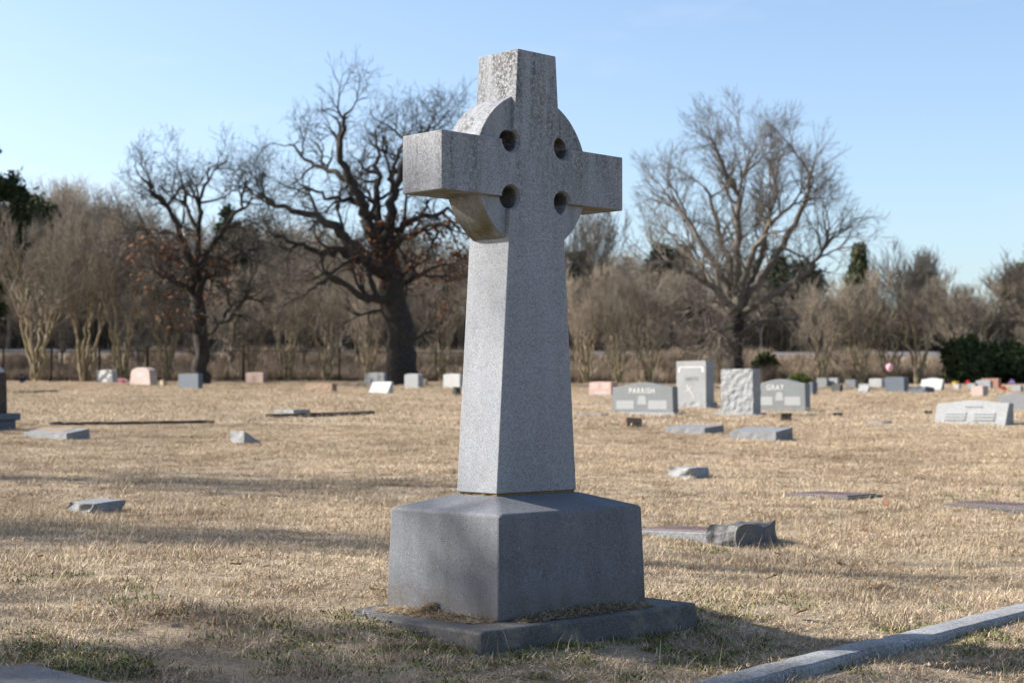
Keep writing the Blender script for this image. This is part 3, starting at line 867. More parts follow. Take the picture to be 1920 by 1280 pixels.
# ------------------------------------------------------------------ trees
def tubes(paths):
    """list of (points (n,3), radii (n,), sides) -> verts, quads"""
    groups = {}
    for p, r, s in paths: groups.setdefault((len(p), s), []).append((p, r))
    V, F, off = [], [], 0
    for (n, s), lst in groups.items():
        P = np.array([a_ for a_, _ in lst]); Rr = np.array([b_ for _, b_ in lst]); m = len(lst)
        Tn = np.gradient(P, axis=1); Tn /= np.linalg.norm(Tn, axis=2, keepdims=True) + 1e-9
        mean = Tn.mean(1); ref = np.where(np.abs(mean[:, 2:3]) > 0.75, np.array([[1.0, 0, 0]]), np.array([[0, 0, 1.0]]))
        N = np.cross(Tn, ref[:, None, :]); N /= np.linalg.norm(N, axis=2, keepdims=True) + 1e-9
        B = np.cross(Tn, N)
        ang = 2 * np.pi * np.arange(s) / s
        v = P[:, :, None, :] + Rr[:, :, None, None] * (np.cos(ang)[None, None, :, None] * N[:, :, None, :] + np.sin(ang)[None, None, :, None] * B[:, :, None, :])
        idx = np.arange(m * n * s).reshape(m, n, s) + off
        a0 = idx[:, :-1, :]; a1 = np.roll(a0, -1, 2); b0_ = idx[:, 1:, :]; b1 = np.roll(b0_, -1, 2)
        F.append(np.stack([a0, a1, b1, b0_], -1).reshape(-1, 4)); V.append(v.reshape(-1, 3)); off += m * n * s
    return np.concatenate(V), np.concatenate(F)

def smooth_path(pts, n, rng, jit):
    pts = np.array(pts, dtype=float)
    d = np.r_[0, np.cumsum(np.linalg.norm(np.diff(pts, axis=0), axis=1))]
    t = np.linspace(0, d[-1], n)
    p = np.stack([np.interp(t, d, pts[:, i]) for i in range(3)], 1)
    for _ in range(2): p[1:-1] = 0.25 * p[:-2] + 0.5 * p[1:-1] + 0.25 * p[2:]
    p[1:] += rng.normal(0, jit, (n - 1, 3))
    return p

def spawn(path, rad, lvl, rng, out, P):
    if lvl >= len(P['n']): return
    nn = len(path); cnt = P['n'][lvl]
    cnt = max(1, int(cnt * rng.uniform(0.75, 1.25)))
    seg = P['seg'][lvl]; sides = P['sides'][lvl]
    for i in range(cnt):
        t = 1.0 if i == 0 else P['from'] + (1 - P['from']) * (rng.random() ** 0.8)
        fi = t * (nn - 1); k = min(int(fi), nn - 2); fr = fi - k
        p0 = path[k] * (1 - fr) + path[k + 1] * fr
        r0 = rad[k] * (1 - fr) + rad[k + 1] * fr
        d = path[k + 1] - path[k]; d = d / (np.linalg.norm(d) + 1e-9)
        ang = rng.uniform(*P['ang']) * (0.4 if i == 0 else 1.0)
        rv_ = rng.normal(size=3); ax = np.cross(d, rv_); ax /= np.linalg.norm(ax) + 1e-9
        d = d * math.cos(ang) + np.cross(ax, d) * math.sin(ang)
        L = P['len'][lvl] * rng.uniform(0.55, 1.2) * (1.15 - 0.45 * t)
        st = L / seg
        pp = [p0]
        for s_ in range(seg):
            d = d + rng.normal(0, P['gnarl'], 3) + np.array([0, 0, P['up']])
            d /= np.linalg.norm(d)
            pp.append(pp[-1] + d * st)
        pp = np.array(pp)
        r1 = max(min(r0 * 0.72, P['rad'][lvl]), P['rmin'])
        rr = np.linspace(r1, max(r1 * 0.4, P['rmin'] * 0.7), seg + 1)
        out[lvl].append((pp, rr, sides))
        spawn(pp, rr, lvl + 1, rng, out, P)

def crown_paths(limbs, P, seed):
    """limbs: list of (points, r0, r1)"""
    rng = np.random.default_rng(seed)
    main = []; out = [[] for _ in P['n']]
    for pts, r0, r1 in limbs:
        pth = smooth_path(pts, max(8, len(pts) * 3), rng, P.get('jit', 0.04))
        rr = np.linspace(r0, r1, len(pth))
        main.append((pth, rr, 8)); spawn(pth, rr, 0, rng, out, P)
    return main, out

def px_limb(pts, D, base, yoff, rng):
    """limb from photo waypoints at the tree's own distance, given depth by yoff"""
    n = len(pts); r = []
    for i, (x, y_) in enumerate(pts):
        dy = yoff * (i / max(1, n - 1)) ** 0.8
        p = at_depth(x, y_, D + dy)
        r.append((p.x - base.x, p.y - base.y, p.z - base.z))
    return r

def leaf_cards(centers, size, rng, spread=0.0):
    n = len(centers)
    c = centers + rng.normal(0, spread, (n, 3)) if spread else centers
    a_ = rng.normal(size=(n, 3)); a_ /= np.linalg.norm(a_, axis=1, keepdims=True)
    b_ = np.cross(a_, rng.normal(size=(n, 3))); b_ /= np.linalg.norm(b_, axis=1, keepdims=True)
    s = size * rng.uniform(0.5, 1.3, (n, 1))
    v = np.stack([c - a_ * s, c + b_ * s * 0.5, c + a_ * s, c - b_ * s * 0.5], 1).reshape(-1, 3)
    return v, np.arange(4 * n).reshape(n, 4)

def build_tree(name, base, limbs, P, seed, bark, label, twig='twig', leaves=None, group=None):
    root = empty(name, base); tag(root, label, 'tree', group)
    main, out = crown_paths(limbs, P, seed)
    nb_ = P.get('coarse', 1)
    v, f = tubes(main[:1]); m_ = np_mesh('trunk', v, f); m_.shade_smooth(); link('trunk', m_, M['bark_oak'] if name != 'bare_tree' or seed == 31 else bark, root)
    v, f = tubes(main[1:] + [x for l in out[:nb_] for x in l]); m_ = np_mesh('limbs', v, f); m_.shade_smooth(); link('limbs', m_, bark, root)
    tw = [x for l in out[nb_:] for x in l]
    v, f = tubes(tw); link('crown', np_mesh('crown', v, f), bark if twig is None else M[twig], root)
    if leaves:
        rng = np.random.default_rng(seed + 5)
        ends = np.array([x[0][-1] for x in tw])
        cx_, cz_, rad_, cnt = leaves
        dd = np.hypot(ends[:, 0] - cx_, ends[:, 2] - cz_)
        pick = ends[dd < rad_]
        if len(pick):
            pick = pick[rng.integers(0, len(pick), cnt)]
            v, f = leaf_cards(pick, 0.11, rng, 0.12); link('dead_leaves', np_mesh('dead_leaves', v, f), M['rust_leaf'], root)
    return root

OAK = dict(n=[8, 6, 5, 3], len=[2.1, 1.35, 0.9, 0.5], seg=[7, 5, 4, 3], sides=[5, 4, 3, 3], rad=[0.085, 0.036, 0.016, 0.009], rmin=0.007, ang=(R(25), R(75)), gnarl=0.27, up=0.05, **{'from': 0.22}, jit=0.06, coarse=1)
rng0 = np.random.default_rng(7)

# big oak
D = 66.0
b_ = at_depth(756, 716, D); base = Vector((b_.x, D, gz(b_.x, D)))
FORK, FS = (720, 476), 0.80
def L(pts, yo, r0, r1):
    # limb lines are drawn to where they stop reading as limbs; the finer branches carry on beyond
    if pts[0][1] < 700: pts = [(FORK[0] + (x - FORK[0]) * FS, FORK[1] + (y_ - FORK[1]) * FS) for x, y_ in pts]
    return px_limb(pts, D, base, yo, rng0), r0 * 1.22, r1 * 1.4
trunk = [(757, 722), (753, 650), (750, 605), (736, 540), (720, 474)]
limbs = [L(trunk, 0, 0.50, 0.36),
    L([(722, 480), (706, 450), (686, 410), (669, 362), (642, 303), (618, 260), (613, 226), (628, 182), (637, 142)], -1.5, 0.27, 0.04),
    L([(645, 310), (594, 282), (560, 274), (521, 245), (497, 216)], 1.5, 0.11, 0.03),
    L([(726, 510), (691, 502), (632, 439), (594, 410), (565, 383), (521, 379), (473, 371), (432, 335)], 2.0, 0.25, 0.04),
    L([(734, 530), (710, 517), (652, 478), (608, 458), (579, 478), (545, 468), (511, 444), (458, 434)], -2.5, 0.22, 0.03),
    L([(746, 575), (722, 580), (691, 589), (652, 565), (613, 526), (570, 541), (535, 570)], -3.5, 0.19, 0.03),
    L([(720, 476), (712, 430), (706, 391), (703, 332), (700, 290), (712, 240), (700, 190)], 2.5, 0.20, 0.03),
    L([(722, 476), (728, 430), (734, 391), (739, 332), (758, 294), (783, 240), (812, 206), (838, 172)], 0.5, 0.24, 0.03),
    L([(739, 330), (735, 290), (748, 255), (763, 222), (768, 215)], -1.5, 0.10, 0.03),
    L([(724, 474), (745, 440), (768, 410), (797, 391), (836, 388), (880, 370), (915, 372)], 1.5, 0.17, 0.03),
    L([(726, 486), (746, 455), (768, 434), (812, 415), (850, 405), (905, 398)], -2.5, 0.17, 0.03),
    L([(745, 560), (780, 530), (816, 520), (850, 500), (890, 505)], 2.5, 0.12, 0.03),
    L([(783, 240), (815, 250), (850, 240), (880, 215)], 2.0, 0.08, 0.02),
    L([(669, 362), (630, 350), (590, 345), (555, 325), (520, 320)], -2.0, 0.10, 0.02)]
lc = at_depth(790, 515, D)
build_tree('oak_tree', base, limbs, OAK, 11, M['bark_oak'], 'largest dark spreading bare oak with thick leaning trunk, left of the cross', twig='bark_oak', leaves=(lc.x - base.x, lc.z - base.z, 2.6, 1000))

# left oak
D = 66.5
b_ = at_depth(380, 716, D); base = Vector((b_.x, D, gz(b_.x, D)))
FORK, FS = (371, 530), 0.86
OAK2 = dict(OAK, len=[1.9, 1.2, 0.8, 0.45])
limbs = [L([(380, 722), (377, 650), (375, 590), (370, 530)], 0, 0.27, 0.19),
    L([(372, 540), (365, 515), (352, 475), (329, 421), (306, 360), (268, 322), (250, 300)], -1.5, 0.17, 0.03),
    L([(369, 530), (372, 470), (371, 414), (375, 368), (383, 326), (400, 280)], 1.5, 0.15, 0.03),
    L([(370, 530), (383, 470), (421, 429), (440, 398), (467, 370), (470, 320)], 0.5, 0.15, 0.03),
    L([(358, 490), (344, 448), (310, 425), (268, 414), (235, 420)], 2.0, 0.11, 0.03),
    L([(376, 600), (395, 603), (425, 624), (452, 594), (471, 567), (490, 520)], -2.0, 0.11, 0.03),
    L([(373, 560), (345, 540), (310, 530), (270, 500)], -2.0, 0.10, 0.02),
    L([(371, 414), (345, 370), (340, 320), (330, 285)], 1.0, 0.08, 0.02),
    L([(383, 470), (420, 480), (470, 470), (500, 440)], 2.5, 0.09, 0.02)]
lc = at_depth(345, 520, D)
build_tree('oak_tree', base, limbs, OAK2, 23, M['bark_oak'], 'smaller dark bare oak with rust leaves and straight black trunk, at left', twig='bark_oak', leaves=(lc.x - base.x, lc.z - base.z, 2.2, 600))

# pale spreading tree on the right
D = 82.0
b_ = at_depth(1379, 716, D); base = Vector((b_.x, D, gz(b_.x, D)))
ELM = dict(n=[9, 7, 5, 4], len=[2.7, 1.7, 1.05, 0.6], seg=[6, 5, 4, 3], sides=[5, 4, 3, 3], rad=[0.07, 0.033, 0.016, 0.010], rmin=0.008, ang=(R(20), R(58)), gnarl=0.15, up=0.045, jit=0.05, coarse=1)
ELM['from'] = 0.12
FORK, FS = (1381, 585), 0.78
limbs = [L([(1379, 725), (1378, 680), (1378, 628), (1381, 575)], 0, 0.36, 0.30),
    L([(1381, 585), (1400, 500), (1419, 440), (1454, 387), (1480, 352), (1524, 322)], -2.0, 0.20, 0.05),
    L([(1383, 590), (1392, 553), (1454, 492), (1480, 444), (1524, 366), (1550, 304), (1559, 265), (1541, 226)], 1.0, 0.23, 0.05),
    L([(1380, 580), (1375, 553), (1366, 466), (1340, 405), (1322, 313), (1305, 285)], 1.5, 0.20, 0.05),
    L([(1381, 578), (1386, 500), (1384, 431), (1384, 357), (1384, 287), (1349, 234), (1335, 205)], -1.0, 0.23, 0.05),
    L([(1384, 300), (1396, 262), (1410, 226), (1425, 200)], 0.5, 0.07, 0.02),
    L([(1380, 600), (1366, 567), (1305, 510), (1252, 484), (1204, 462)], -2.5, 0.18, 0.05),
    L([(1379, 590), (1350, 500), (1287, 405), (1257, 348), (1226, 313)], 2.0, 0.19, 0.05),
    L([(1382, 600), (1410, 576), (1471, 545), (1532, 501), (1576, 462), (1602, 405)], -1.5, 0.18, 0.05),
    L([(1381, 620), (1420, 615), (1480, 600), (1541, 597), (1585, 620)], 2.5, 0.16, 0.05),
    L([(1378, 610), (1340, 580), (1305, 562), (1250, 550), (1195, 580)], 2.5, 0.16, 0.05),
    L([(1378, 625), (1350, 622), (1309, 626), (1280, 605)], -2.5, 0.09, 0.05),
    L([(1382, 590), (1425, 500), (1450, 400), (1470, 300), (1480, 245)], 3.0, 0.18, 0.05),
    L([(1381, 600), (1330, 520), (1280, 460), (1235, 420)], 3.5, 0.16, 0.05)]
build_tree('bare_tree', base, limbs, ELM, 31, M['bark_pale'], 'large fan-shaped pale bare tree right of the cross', twig='bark_pale')

# generic bare trees
def generic_limbs(rng, H, stems, spread, r0, fork):
    out = []
    for i in range(stems):
        a_ = 2 * math.pi * (i + rng.random() * 0.6) / stems; s = spread * rng.uniform(0.5, 1.0)
        h = H * rng.uniform(0.8, 1.0); d = np.array([math.cos(a_), math.sin(a_), 0]); pts = [(0, 0, -0.2)] if fork == 0 else []
        for t in ((0.0, 0.12, 0.3, 0.55, 0.8, 1.0) if fork == 0 else (0, 0.2, 0.5, 0.8, 1.0)):
            zz = fork + (h - fork) * t
            k = (0.10 + s * t ** 1.25) if fork == 0 else s * t ** 0.9
            pts.append(tuple(d * k + np.array([0, 0, zz]) + rng.normal(0, 0.05, 3) * (t > 0)))
        out.append((pts, r0, r0 * 0.18))
    return out

MYR = dict(n=[9, 7, 5], len=[1.7, 1.0, 0.6], seg=[5, 4, 3], sides=[4, 3, 3], rad=[0.035, 0.018, 0.012], rmin=0.009, ang=(R(12), R(42)), gnarl=0.12, up=0.10, jit=0.05, coarse=1)
MYR['from'] = 0.32
def tree_meshes(limbs, P, seed, tag_):
    main, out = crown_paths(limbs, P, seed)
    v, f = tubes(main); a_ = np_mesh(tag_ + '_stems', v, f); a_.shade_smooth()
    v, f = tubes([x for l in out for x in l]); b2 = np_mesh(tag_ + '_crown', v, f)
    return a_, b2
myr = []
for s in range(4):
    rg = np.random.default_rng(100 + s)
    a_, b2 = tree_meshes(generic_limbs(rg, 5.2, 7, 1.7, 0.085, 0), MYR, 100 + s, 'myrtle')
    a_.materials.append(M['bark_myrtle']); b2.materials.append(M['twig']); myr.append((a_, b2))

def myrtle(px, y_top, Y, var, label, sx=1.0):
    p = at_depth(px, 715, Y); z = gz(p.x, Y)
    top = at_depth(px, y_top, Y).z
    s = (top - z) / 6.6
    root = empty('myrtle_tree', (p.x, Y, z), var * 1.3 + px); root.scale = (s * sx, s * sx, s)
    tag(root, label, 'tree', 'bare multi-stemmed myrtles along the back of the lawn')
    link('stems', myr[var % 4][0], None, root); link('crown', myr[var % 4][1], None, root)
for i, (px, yt, Y, sx, lab) in enumerate([
    (68, 395, 73, 0.95, 'leftmost bare multi-stemmed myrtle, stems lit pale'),
    (158, 420, 74.5, 0.9, 'bare multi-stemmed myrtle behind the small white block gravestone'),
    (228, 405, 73.5, 0.9, 'bare myrtle rising behind the large pink gravestone'),
    (312, 470, 77, 0.9, 'thin bare myrtle just left of the left oak trunk'),
    (470, 540, 77, 0.9, 'low bare myrtle behind the dull rose gravestone'),
    (541, 490, 74, 0.9, 'narrow bare myrtle midway between the two oaks'),
    (613, 480, 74, 0.9, 'forked bare myrtle behind the low tan stone'),
    (690, 520, 76, 0.9, 'bare myrtle just left of the big oak trunk'),
    (828, 510, 75, 0.9, 'bare myrtle between the big oak trunk and the cross'),
    (1100, 500, 76, 0.9, 'bare myrtle just right of the cross shaft'),
    (1160, 510, 75, 0.8, 'bare myrtle rising behind PARRISH, left one of two'),
    (1216, 500, 75, 0.9, 'bare myrtle rising behind PARRISH, right one of two'),
    (1540, 520, 78, 1.0, 'bare myrtle rising behind the far grey pair of stones'),
    (1616, 510, 78, 1.0, 'bare tan-stemmed myrtle left of the large dark gravestone'),
    (1668, 540, 80, 1.0, 'bare myrtle directly behind the large dark gravestone'),
    (1722, 505, 79, 1.1, 'dark-stemmed bare myrtle behind the broad white slant'),
    (1815, 525, 84, 1.2, 'bare myrtle rising above the dark evergreen shrub')]):
    myrtle(px, yt, Y, i, lab, sx)

# scatter helper: points with attributes, instanced from unlinked source objects
def scatter(name, pos, rot, scl, idx, sources, kind='stuff'):
    src = bpy.data.collections.new(name + '_sources')
    for i, m_ in enumerate(sources):
        src.objects.link(bpy.data.objects.new('%s_%02d' % (name, i), m_))
    me = bpy.data.meshes.new(name)
    n = len(pos)
    me.vertices.add(n); me.vertices.foreach_set('co', np.asarray(pos, np.float32).ravel())
    a_ = me.attributes.new('rot', 'FLOAT_VECTOR', 'POINT'); a_.data.foreach_set('vector', np.asarray(rot, np.float32).ravel())
    a_ = me.attributes.new('scl', 'FLOAT_VECTOR', 'POINT'); a_.data.foreach_set('vector', np.asarray(scl, np.float32).ravel())
    a_ = me.attributes.new('idx', 'INT', 'POINT'); a_.data.foreach_set('value', np.asarray(idx, np.int32))
    me.update()
    ng = bpy.data.node_groups.new(name, 'GeometryNodeTree')
    ng.interface.new_socket('Geometry', in_out='INPUT', socket_type='NodeSocketGeometry')
    ng.interface.new_socket('Geometry', in_out='OUTPUT', socket_type='NodeSocketGeometry')
    N = ng.nodes.new; Lk = ng.links.new
    gi, go = N('NodeGroupInput'), N('NodeGroupOutput')
    ci = N('GeometryNodeCollectionInfo'); ci.inputs['Collection'].default_value = src
    ci.inputs['Separate Children'].default_value = True; ci.inputs['Reset Children'].default_value = True
    ip = N('GeometryNodeInstanceOnPoints'); ip.inputs['Pick Instance'].default_value = True
    def attr(nm, ty):
        q_ = N('GeometryNodeInputNamedAttribute'); q_.data_type = ty; q_.inputs['Name'].default_value = nm
        return [s for s in q_.outputs if s.name == 'Attribute' and s.enabled][0]
    e2r = N('FunctionNodeEulerToRotation')
    Lk(gi.outputs[0], ip.inputs['Points']); Lk(ci.outputs[0], ip.inputs['Instance'])
    Lk(attr('rot', 'FLOAT_VECTOR'), e2r.inputs[0]); Lk(e2r.outputs[0], ip.inputs['Rotation'])
    Lk(attr('scl', 'FLOAT_VECTOR'), ip.inputs['Scale']); Lk(attr('idx', 'INT'), ip.inputs['Instance Index'])
    Lk(ip.outputs[0], go.inputs[0])
    o = link(name, me)
    md = o.modifiers.new('scatter', 'NODES'); md.node_group = ng
    tag(o, kind=kind)
    return o

# woodland behind the road: one mass of bare trees
WOOD = dict(n=[9, 7, 6], len=[2.6, 1.6, 1.0], seg=[5, 4, 3], sides=[4, 3, 3], rad=[0.05, 0.026, 0.018], rmin=0.014, ang=(R(15), R(50)), gnarl=0.12, up=0.08, jit=0.08, coarse=1)
WOOD['from'] = 0.15
wood = []
for s in range(4):
    rg = np.random.default_rng(200 + s)
    lm = [([(0, 0, -0.3), (0.1, 0, 2), (0.0, 0.2, 4.5), (0.2, 0, 7.5), (0.1, 0.2, 9.5)], 0.17, 0.03)] + generic_limbs(rg, 9.3, 5, 2.6, 0.10, 1.6 + s * 0.4)
    main, out = crown_paths(lm, WOOD, 200 + s)
    v, f = tubes(main + [x for l in out for x in l]); m_ = np_mesh('wood', v, f); m_.materials.append(M['bark_wood'] if s % 2 else M['twig']); wood.append(m_)
rg = np.random.default_rng(5)
pos, rot, scl, idx = [], [], [], []
def top_at(px):       # skyline of the wood in the photograph
    return float(np.interp(px, [-200, 40, 200, 320, 450, 600, 800, 1000, 1150, 1300, 1450, 1600, 1750, 1920, 2100], [380, 385, 385, 430, 430, 440, 445, 470, 500, 510, 520, 545, 545, 545, 540]))
for row, Y in enumerate((88, 112, 117, 123, 130, 139)):
    px = -260.0
    while px < 2180:
        y_ = Y + rg.uniform(-2, 2)
        p = at_depth(px, 600, y_); z = gz(p.x, y_)
        H = (at_depth(px, top_at(px) + rg.uniform(-10, 110) + (60 if row == 0 else 0) + 0, y_).z - z)
        s = H / 10.4
        if rg.random() > (0.5 if row == 0 else 0.12):
            pos.append((p.x, y_, z)); rot.append((0, 0, rg.uniform(0, 6.28))); w_ = s * rg.uniform(0.9, 1.25); scl.append((w_, w_, s)); idx.append(rg.integers(0, 4))
        px += rg.uniform(36, 74)
scatter('bare_woodland', pos, rot, scl, idx, wood)

# dry brush and saplings on the bank
def blades(n, rad, l0, l1, w, lean, rng, cols, curl=0.5):
    a_ = rng.uniform(0, 2 * np.pi, n); r_ = rad * np.sqrt(rng.random(n))
    b0 = np.stack([r_ * np.cos(a_), r_ * np.sin(a_), np.full(n, -0.01)], 1)
    az = rng.uniform(0, 2 * np.pi, n); ln = rng.uniform(l0, l1, n); le = np.abs(rng.normal(lean[0], lean[1], n))
    d1 = np.stack([np.sin(le) * np.cos(az), np.sin(le) * np.sin(az), np.cos(le)], 1)
    le2 = np.minimum(le + rng.uniform(0.1, 1.0, n) * curl * 2, 1.75)
    az2 = az + rng.normal(0, 0.4, n)
    d2 = np.stack([np.sin(le2) * np.cos(az2), np.sin(le2) * np.sin(az2), np.cos(le2)], 1)
    m1 = b0 + d1 * (ln * 0.5)[:, None]; tip = m1 + d2 * (ln * 0.5)[:, None]
    sd = np.stack([-np.sin(az + rng.normal(0, .8, n)), np.cos(az), np.zeros(n)], 1) * (w * rng.uniform(0.6, 1.3, n))[:, None]
    v = np.stack([b0 - sd, b0 + sd, m1 + sd * 0.8, m1 - sd * 0.8, tip + sd * 0.15, tip - sd * 0.15], 1).reshape(-1, 3)
    q0 = np.arange(n)[:, None] * 6
    f = np.concatenate([q0 + np.array([[0, 1, 2, 3]]), q0 + np.array([[3, 2, 4, 5]])])
    pal = np.array(cols); c = pal[rng.integers(0, len(pal), n)] * rng.uniform(0.75, 1.2, (n, 1))
    c = np.repeat(np.concatenate([c, np.ones((n, 1))], 1), 6, 0)
    return v, f, c

brush = []
for s in range(6):
    rg = np.random.default_rng(300 + s)
    v, f, c = blades(420, 0.8, 0.5, 1.5, 0.012, (0.25, 0.3), rg, [(0.35, 0.285, 0.215), (0.26, 0.21, 0.16), (0.42, 0.345, 0.26), (0.19, 0.155, 0.12)] if s < 3 else [(0.24, 0.195, 0.145), (0.17, 0.14, 0.105), (0.30, 0.245, 0.18), (0.12, 0.10, 0.075)], 0.4)
    m_ = np_mesh('brush', v, f, c); m_.materials.append(M['brush']); brush.append(m_)
rg = np.random.default_rng(6); n = 700
Yb = rg.uniform(81, 97, n); Xb = (rg.uniform(-120, 2040, n) - 960) / FPX * Yb
k2 = np.concatenate([np.ones(n), np.full(900, 3.2)])
Yb = np.r_[Yb, rg.uniform(112, 140, 900)]; Xb = np.r_[Xb, (rg.uniform(-120, 2040, 900) - 960) / FPX * Yb[n:]]
n = len(Yb); s = rg.uniform(0.45, 0.9, n) * k2
scatter('dry_brush', np.stack([Xb, Yb, ground_z(Xb, Yb)], 1), np.stack([np.zeros(n), np.zeros(n), rg.uniform(0, 6.28, n)], 1), np.stack([s, s, s], 1), rg.integers(0, 3, n) + 3 * (Yb > 105), brush)

# evergreens
def evergreen(name, px, ybase, ytop, Y, halfw_px, mat, label, seed, shape='round', n=9000, cat='tree', size=0.14, trunk=True):
    rng = np.random.default_rng(seed)
    p = at_depth(px, ybase, Y); z = gz(p.x, Y); H = at_depth(px, ytop, Y).z - z; w = halfw_px * Y / FPX
    root = empty(name, (p.x, Y, z)); tag(root, label, cat)
    # clumps spread through the crown, leaves spread through the clumps
    k = 90
    u = rng.normal(size=(k, 3)); u /= np.linalg.norm(u, axis=1, keepdims=True); r_ = rng.uniform(0.35, 1.0, k) ** 0.6
    if shape == 'cone':
        t = rng.random(k) ** 1.3; a_ = rng.uniform(0, 6.28, k); rr = w * (1 - t) * rng.uniform(0.3, 1.05, k)
        cl = np.stack([rr * np.cos(a_), rr * np.sin(a_), H * (0.08 + 0.9 * t)], 1); cs = 0.16 * w + 0.15 * w * (1 - t)
    else:
        zc_, zr = (0.56, 0.44) if trunk else (0.48, 0.5)
        cl = np.stack([u[:, 0] * r_ * w * 0.88, u[:, 1] * r_ * w * 0.88, H * zc_ + u[:, 2] * r_ * H * zr * 0.9], 1); cs = np.full(k, 0.20 * w)
    pick = rng.integers(0, k, n)
    c = cl[pick] + rng.normal(size=(n, 3)) * (cs[pick] * 0.55)[:, None]
    c[:, 2] = np.maximum(c[:, 2], 0.03)
    v, f = leaf_cards(c, size, rng)
    link('crown', np_mesh('crown', v, f), M[mat], root)
    if shape == 'cone' or trunk:
        paths = [(smooth_path([(0, 0, -.2), (0.05, 0, H * .4), (0, 0.05, H * .9)], 8, rng, 0.02), np.linspace(0.035 * H ** 0.8, 0.02, 8), 6)]
        for q_ in cl[::3]:
            paths.append((smooth_path([(0, 0, max(0.2, q_[2] * 0.7)), tuple(q_ * 0.6 + np.array([0, 0, q_[2] * .35])), tuple(q_)], 5, rng, 0.03), np.linspace(0.05, 0.012, 5), 4))
        v, f = tubes(paths); link('trunk', np_mesh('trunk', v, f), M['bark_oak'], root)
    else:
        paths = [(smooth_path([(0, 0, -.1), tuple(q_ * 0.5), tuple(q_)], 5, rng, 0.03), np.linspace(0.05, 0.012, 5), 4) for q_ in cl[::4]]
        v, f = tubes(paths); link('stems', np_mesh('stems', v, f), M['bark_oak'], root)
    return root
evergreen('cedar_tree', 1613, 680, 462, 112, 52, 'cedar', 'pointed olive-green cedar above the wood, right of the pale tree', 41, 'cone', 9000, size=0.17)
evergreen('evergreen_tree', -14, 715, 235, 78, 66, 'evergreen', 'dark evergreen tree at the left picture edge', 42, n=14000, size=0.15)
evergreen('evergreen_tree', 68, 690, 362, 112, 62, 'cedar', 'olive evergreen top rising behind the leftmost myrtle', 43, n=12000, size=0.2)
evergreen('evergreen_tree', 435, 690, 378, 113, 52, 'evergreen', 'dark evergreen standing behind the gap between the two oaks', 44, n=12000, size=0.2)
evergreen('evergreen_tree', 262, 690, 480, 112, 48, 'evergreen', 'dark evergreen low behind the left oak trunk', 49, n=10000, size=0.2)
evergreen('evergreen_tree', 1262, 690, 448, 116, 62, 'evergreen', 'dark evergreen behind the left side of the pale tree', 45, n=12000, size=0.2)
evergreen('evergreen_tree', 1480, 690, 480, 117, 70, 'evergreen', 'dark evergreen behind the right side of the pale tree', 50, n=12000, size=0.2)
evergreen('evergreen_tree', 1090, 690, 452, 116, 34, 'evergreen', 'dark evergreen just right of the cross, under its arm', 51, n=8000, size=0.2)
evergreen('evergreen_tree', 1925, 690, 492, 113, 52, 'cedar', 'olive evergreen at the right picture edge', 46, n=11000, size=0.2)
evergreen('evergreen_shrub', 1812, 716, 628, 80, 50, 'shrub_dark', 'broad dark green shrub behind the red-brown stone', 47, n=9000, cat='shrub', trunk=False, size=0.13)
evergreen('evergreen_shrub', 1890, 716, 640, 82, 62, 'shrub_dark', 'broad near-black shrub at the right picture edge', 52, n=9000, cat='shrub', trunk=False, size=0.13)
evergreen('round_shrub', 1498, 722, 702, 70, 22, 'shrub', 'small rounded yellow-green shrub behind the right shoulder of GRAY', 48, n=3500, cat='shrub', trunk=False, size=0.06)
evergreen('round_shrub', 1435, 712, 655, 84, 26, 'cedar', 'green bush at the foot of the pale tree', 53, n=4500, cat='shrub', trunk=False, size=0.1)
# thin pale tree on the right skyline
for (px, yt, Y, sd, lab) in ((1712, 525, 114, 61, 'slender pale bare tree standing above the right woodland'), (1105, 450, 115, 62, 'tall thin bare tree rising right of the cross, under its arm'), (1940, 535, 100, 63, 'pale-limbed bare tree reaching in from the right picture edge')):
    p = at_depth(px, 690, Y); z = gz(p.x, Y); H = at_depth(px, yt, Y).z - z; rg = np.random.default_rng(sd)
    lm = [([(0, 0, -.3), (.05, 0, H * .3), (0, .1, H * .6), (.1, 0, H * .92)], 0.15, 0.03)] + generic_limbs(rg, H * 0.93, 7, H * 0.28, 0.09, H * 0.25)
    build_tree('bare_tree', Vector((p.x, Y, z)), lm, dict(WOOD, ang=(R(12), R(38)), up=0.12), sd, M['bark_pale'], lab, twig='bark_pale')

# trees standing left of the picture whose shade falls over the foreground
for (x, y_, H, sd, lab, spr, nn_) in ((-14.0, 7.8, 10.4, 71, 'tall bare tree left of the picture shading the near foreground', 0.05, [7, 7, 6]), (-17.0, 12.2, 12.2, 72, 'tall bare tree left of the picture shading the lawn beside the cross', 0.085, [5, 5, 4]), (-19.0, 17.2, 12.0, 73, 'tall bare tree left of the picture shading the middle lawn', 0.11, [5, 5, 4])):
    rg = np.random.default_rng(sd); z = gz(x, y_)
    lm = [([(0, 0, -.3), (.1, 0.05, H * .2), (-.1, .15, H * .45), (.2, -.1, H * .7), (0, 0.1, H)], 0.30, 0.09)] + generic_limbs(rg, H * 0.97, 6, H * spr, 0.10, H * 0.35)
    build_tree('bare_tree', Vector((x, y_, z)), lm, dict(OAK, n=nn_, len=[1.1, 0.8, 0.5], seg=[5, 4, 3], sides=[4, 3, 3], rad=[.05, .032, .022], rmin=0.018), sd, M['bark_oak'], lab, twig='bark_oak')

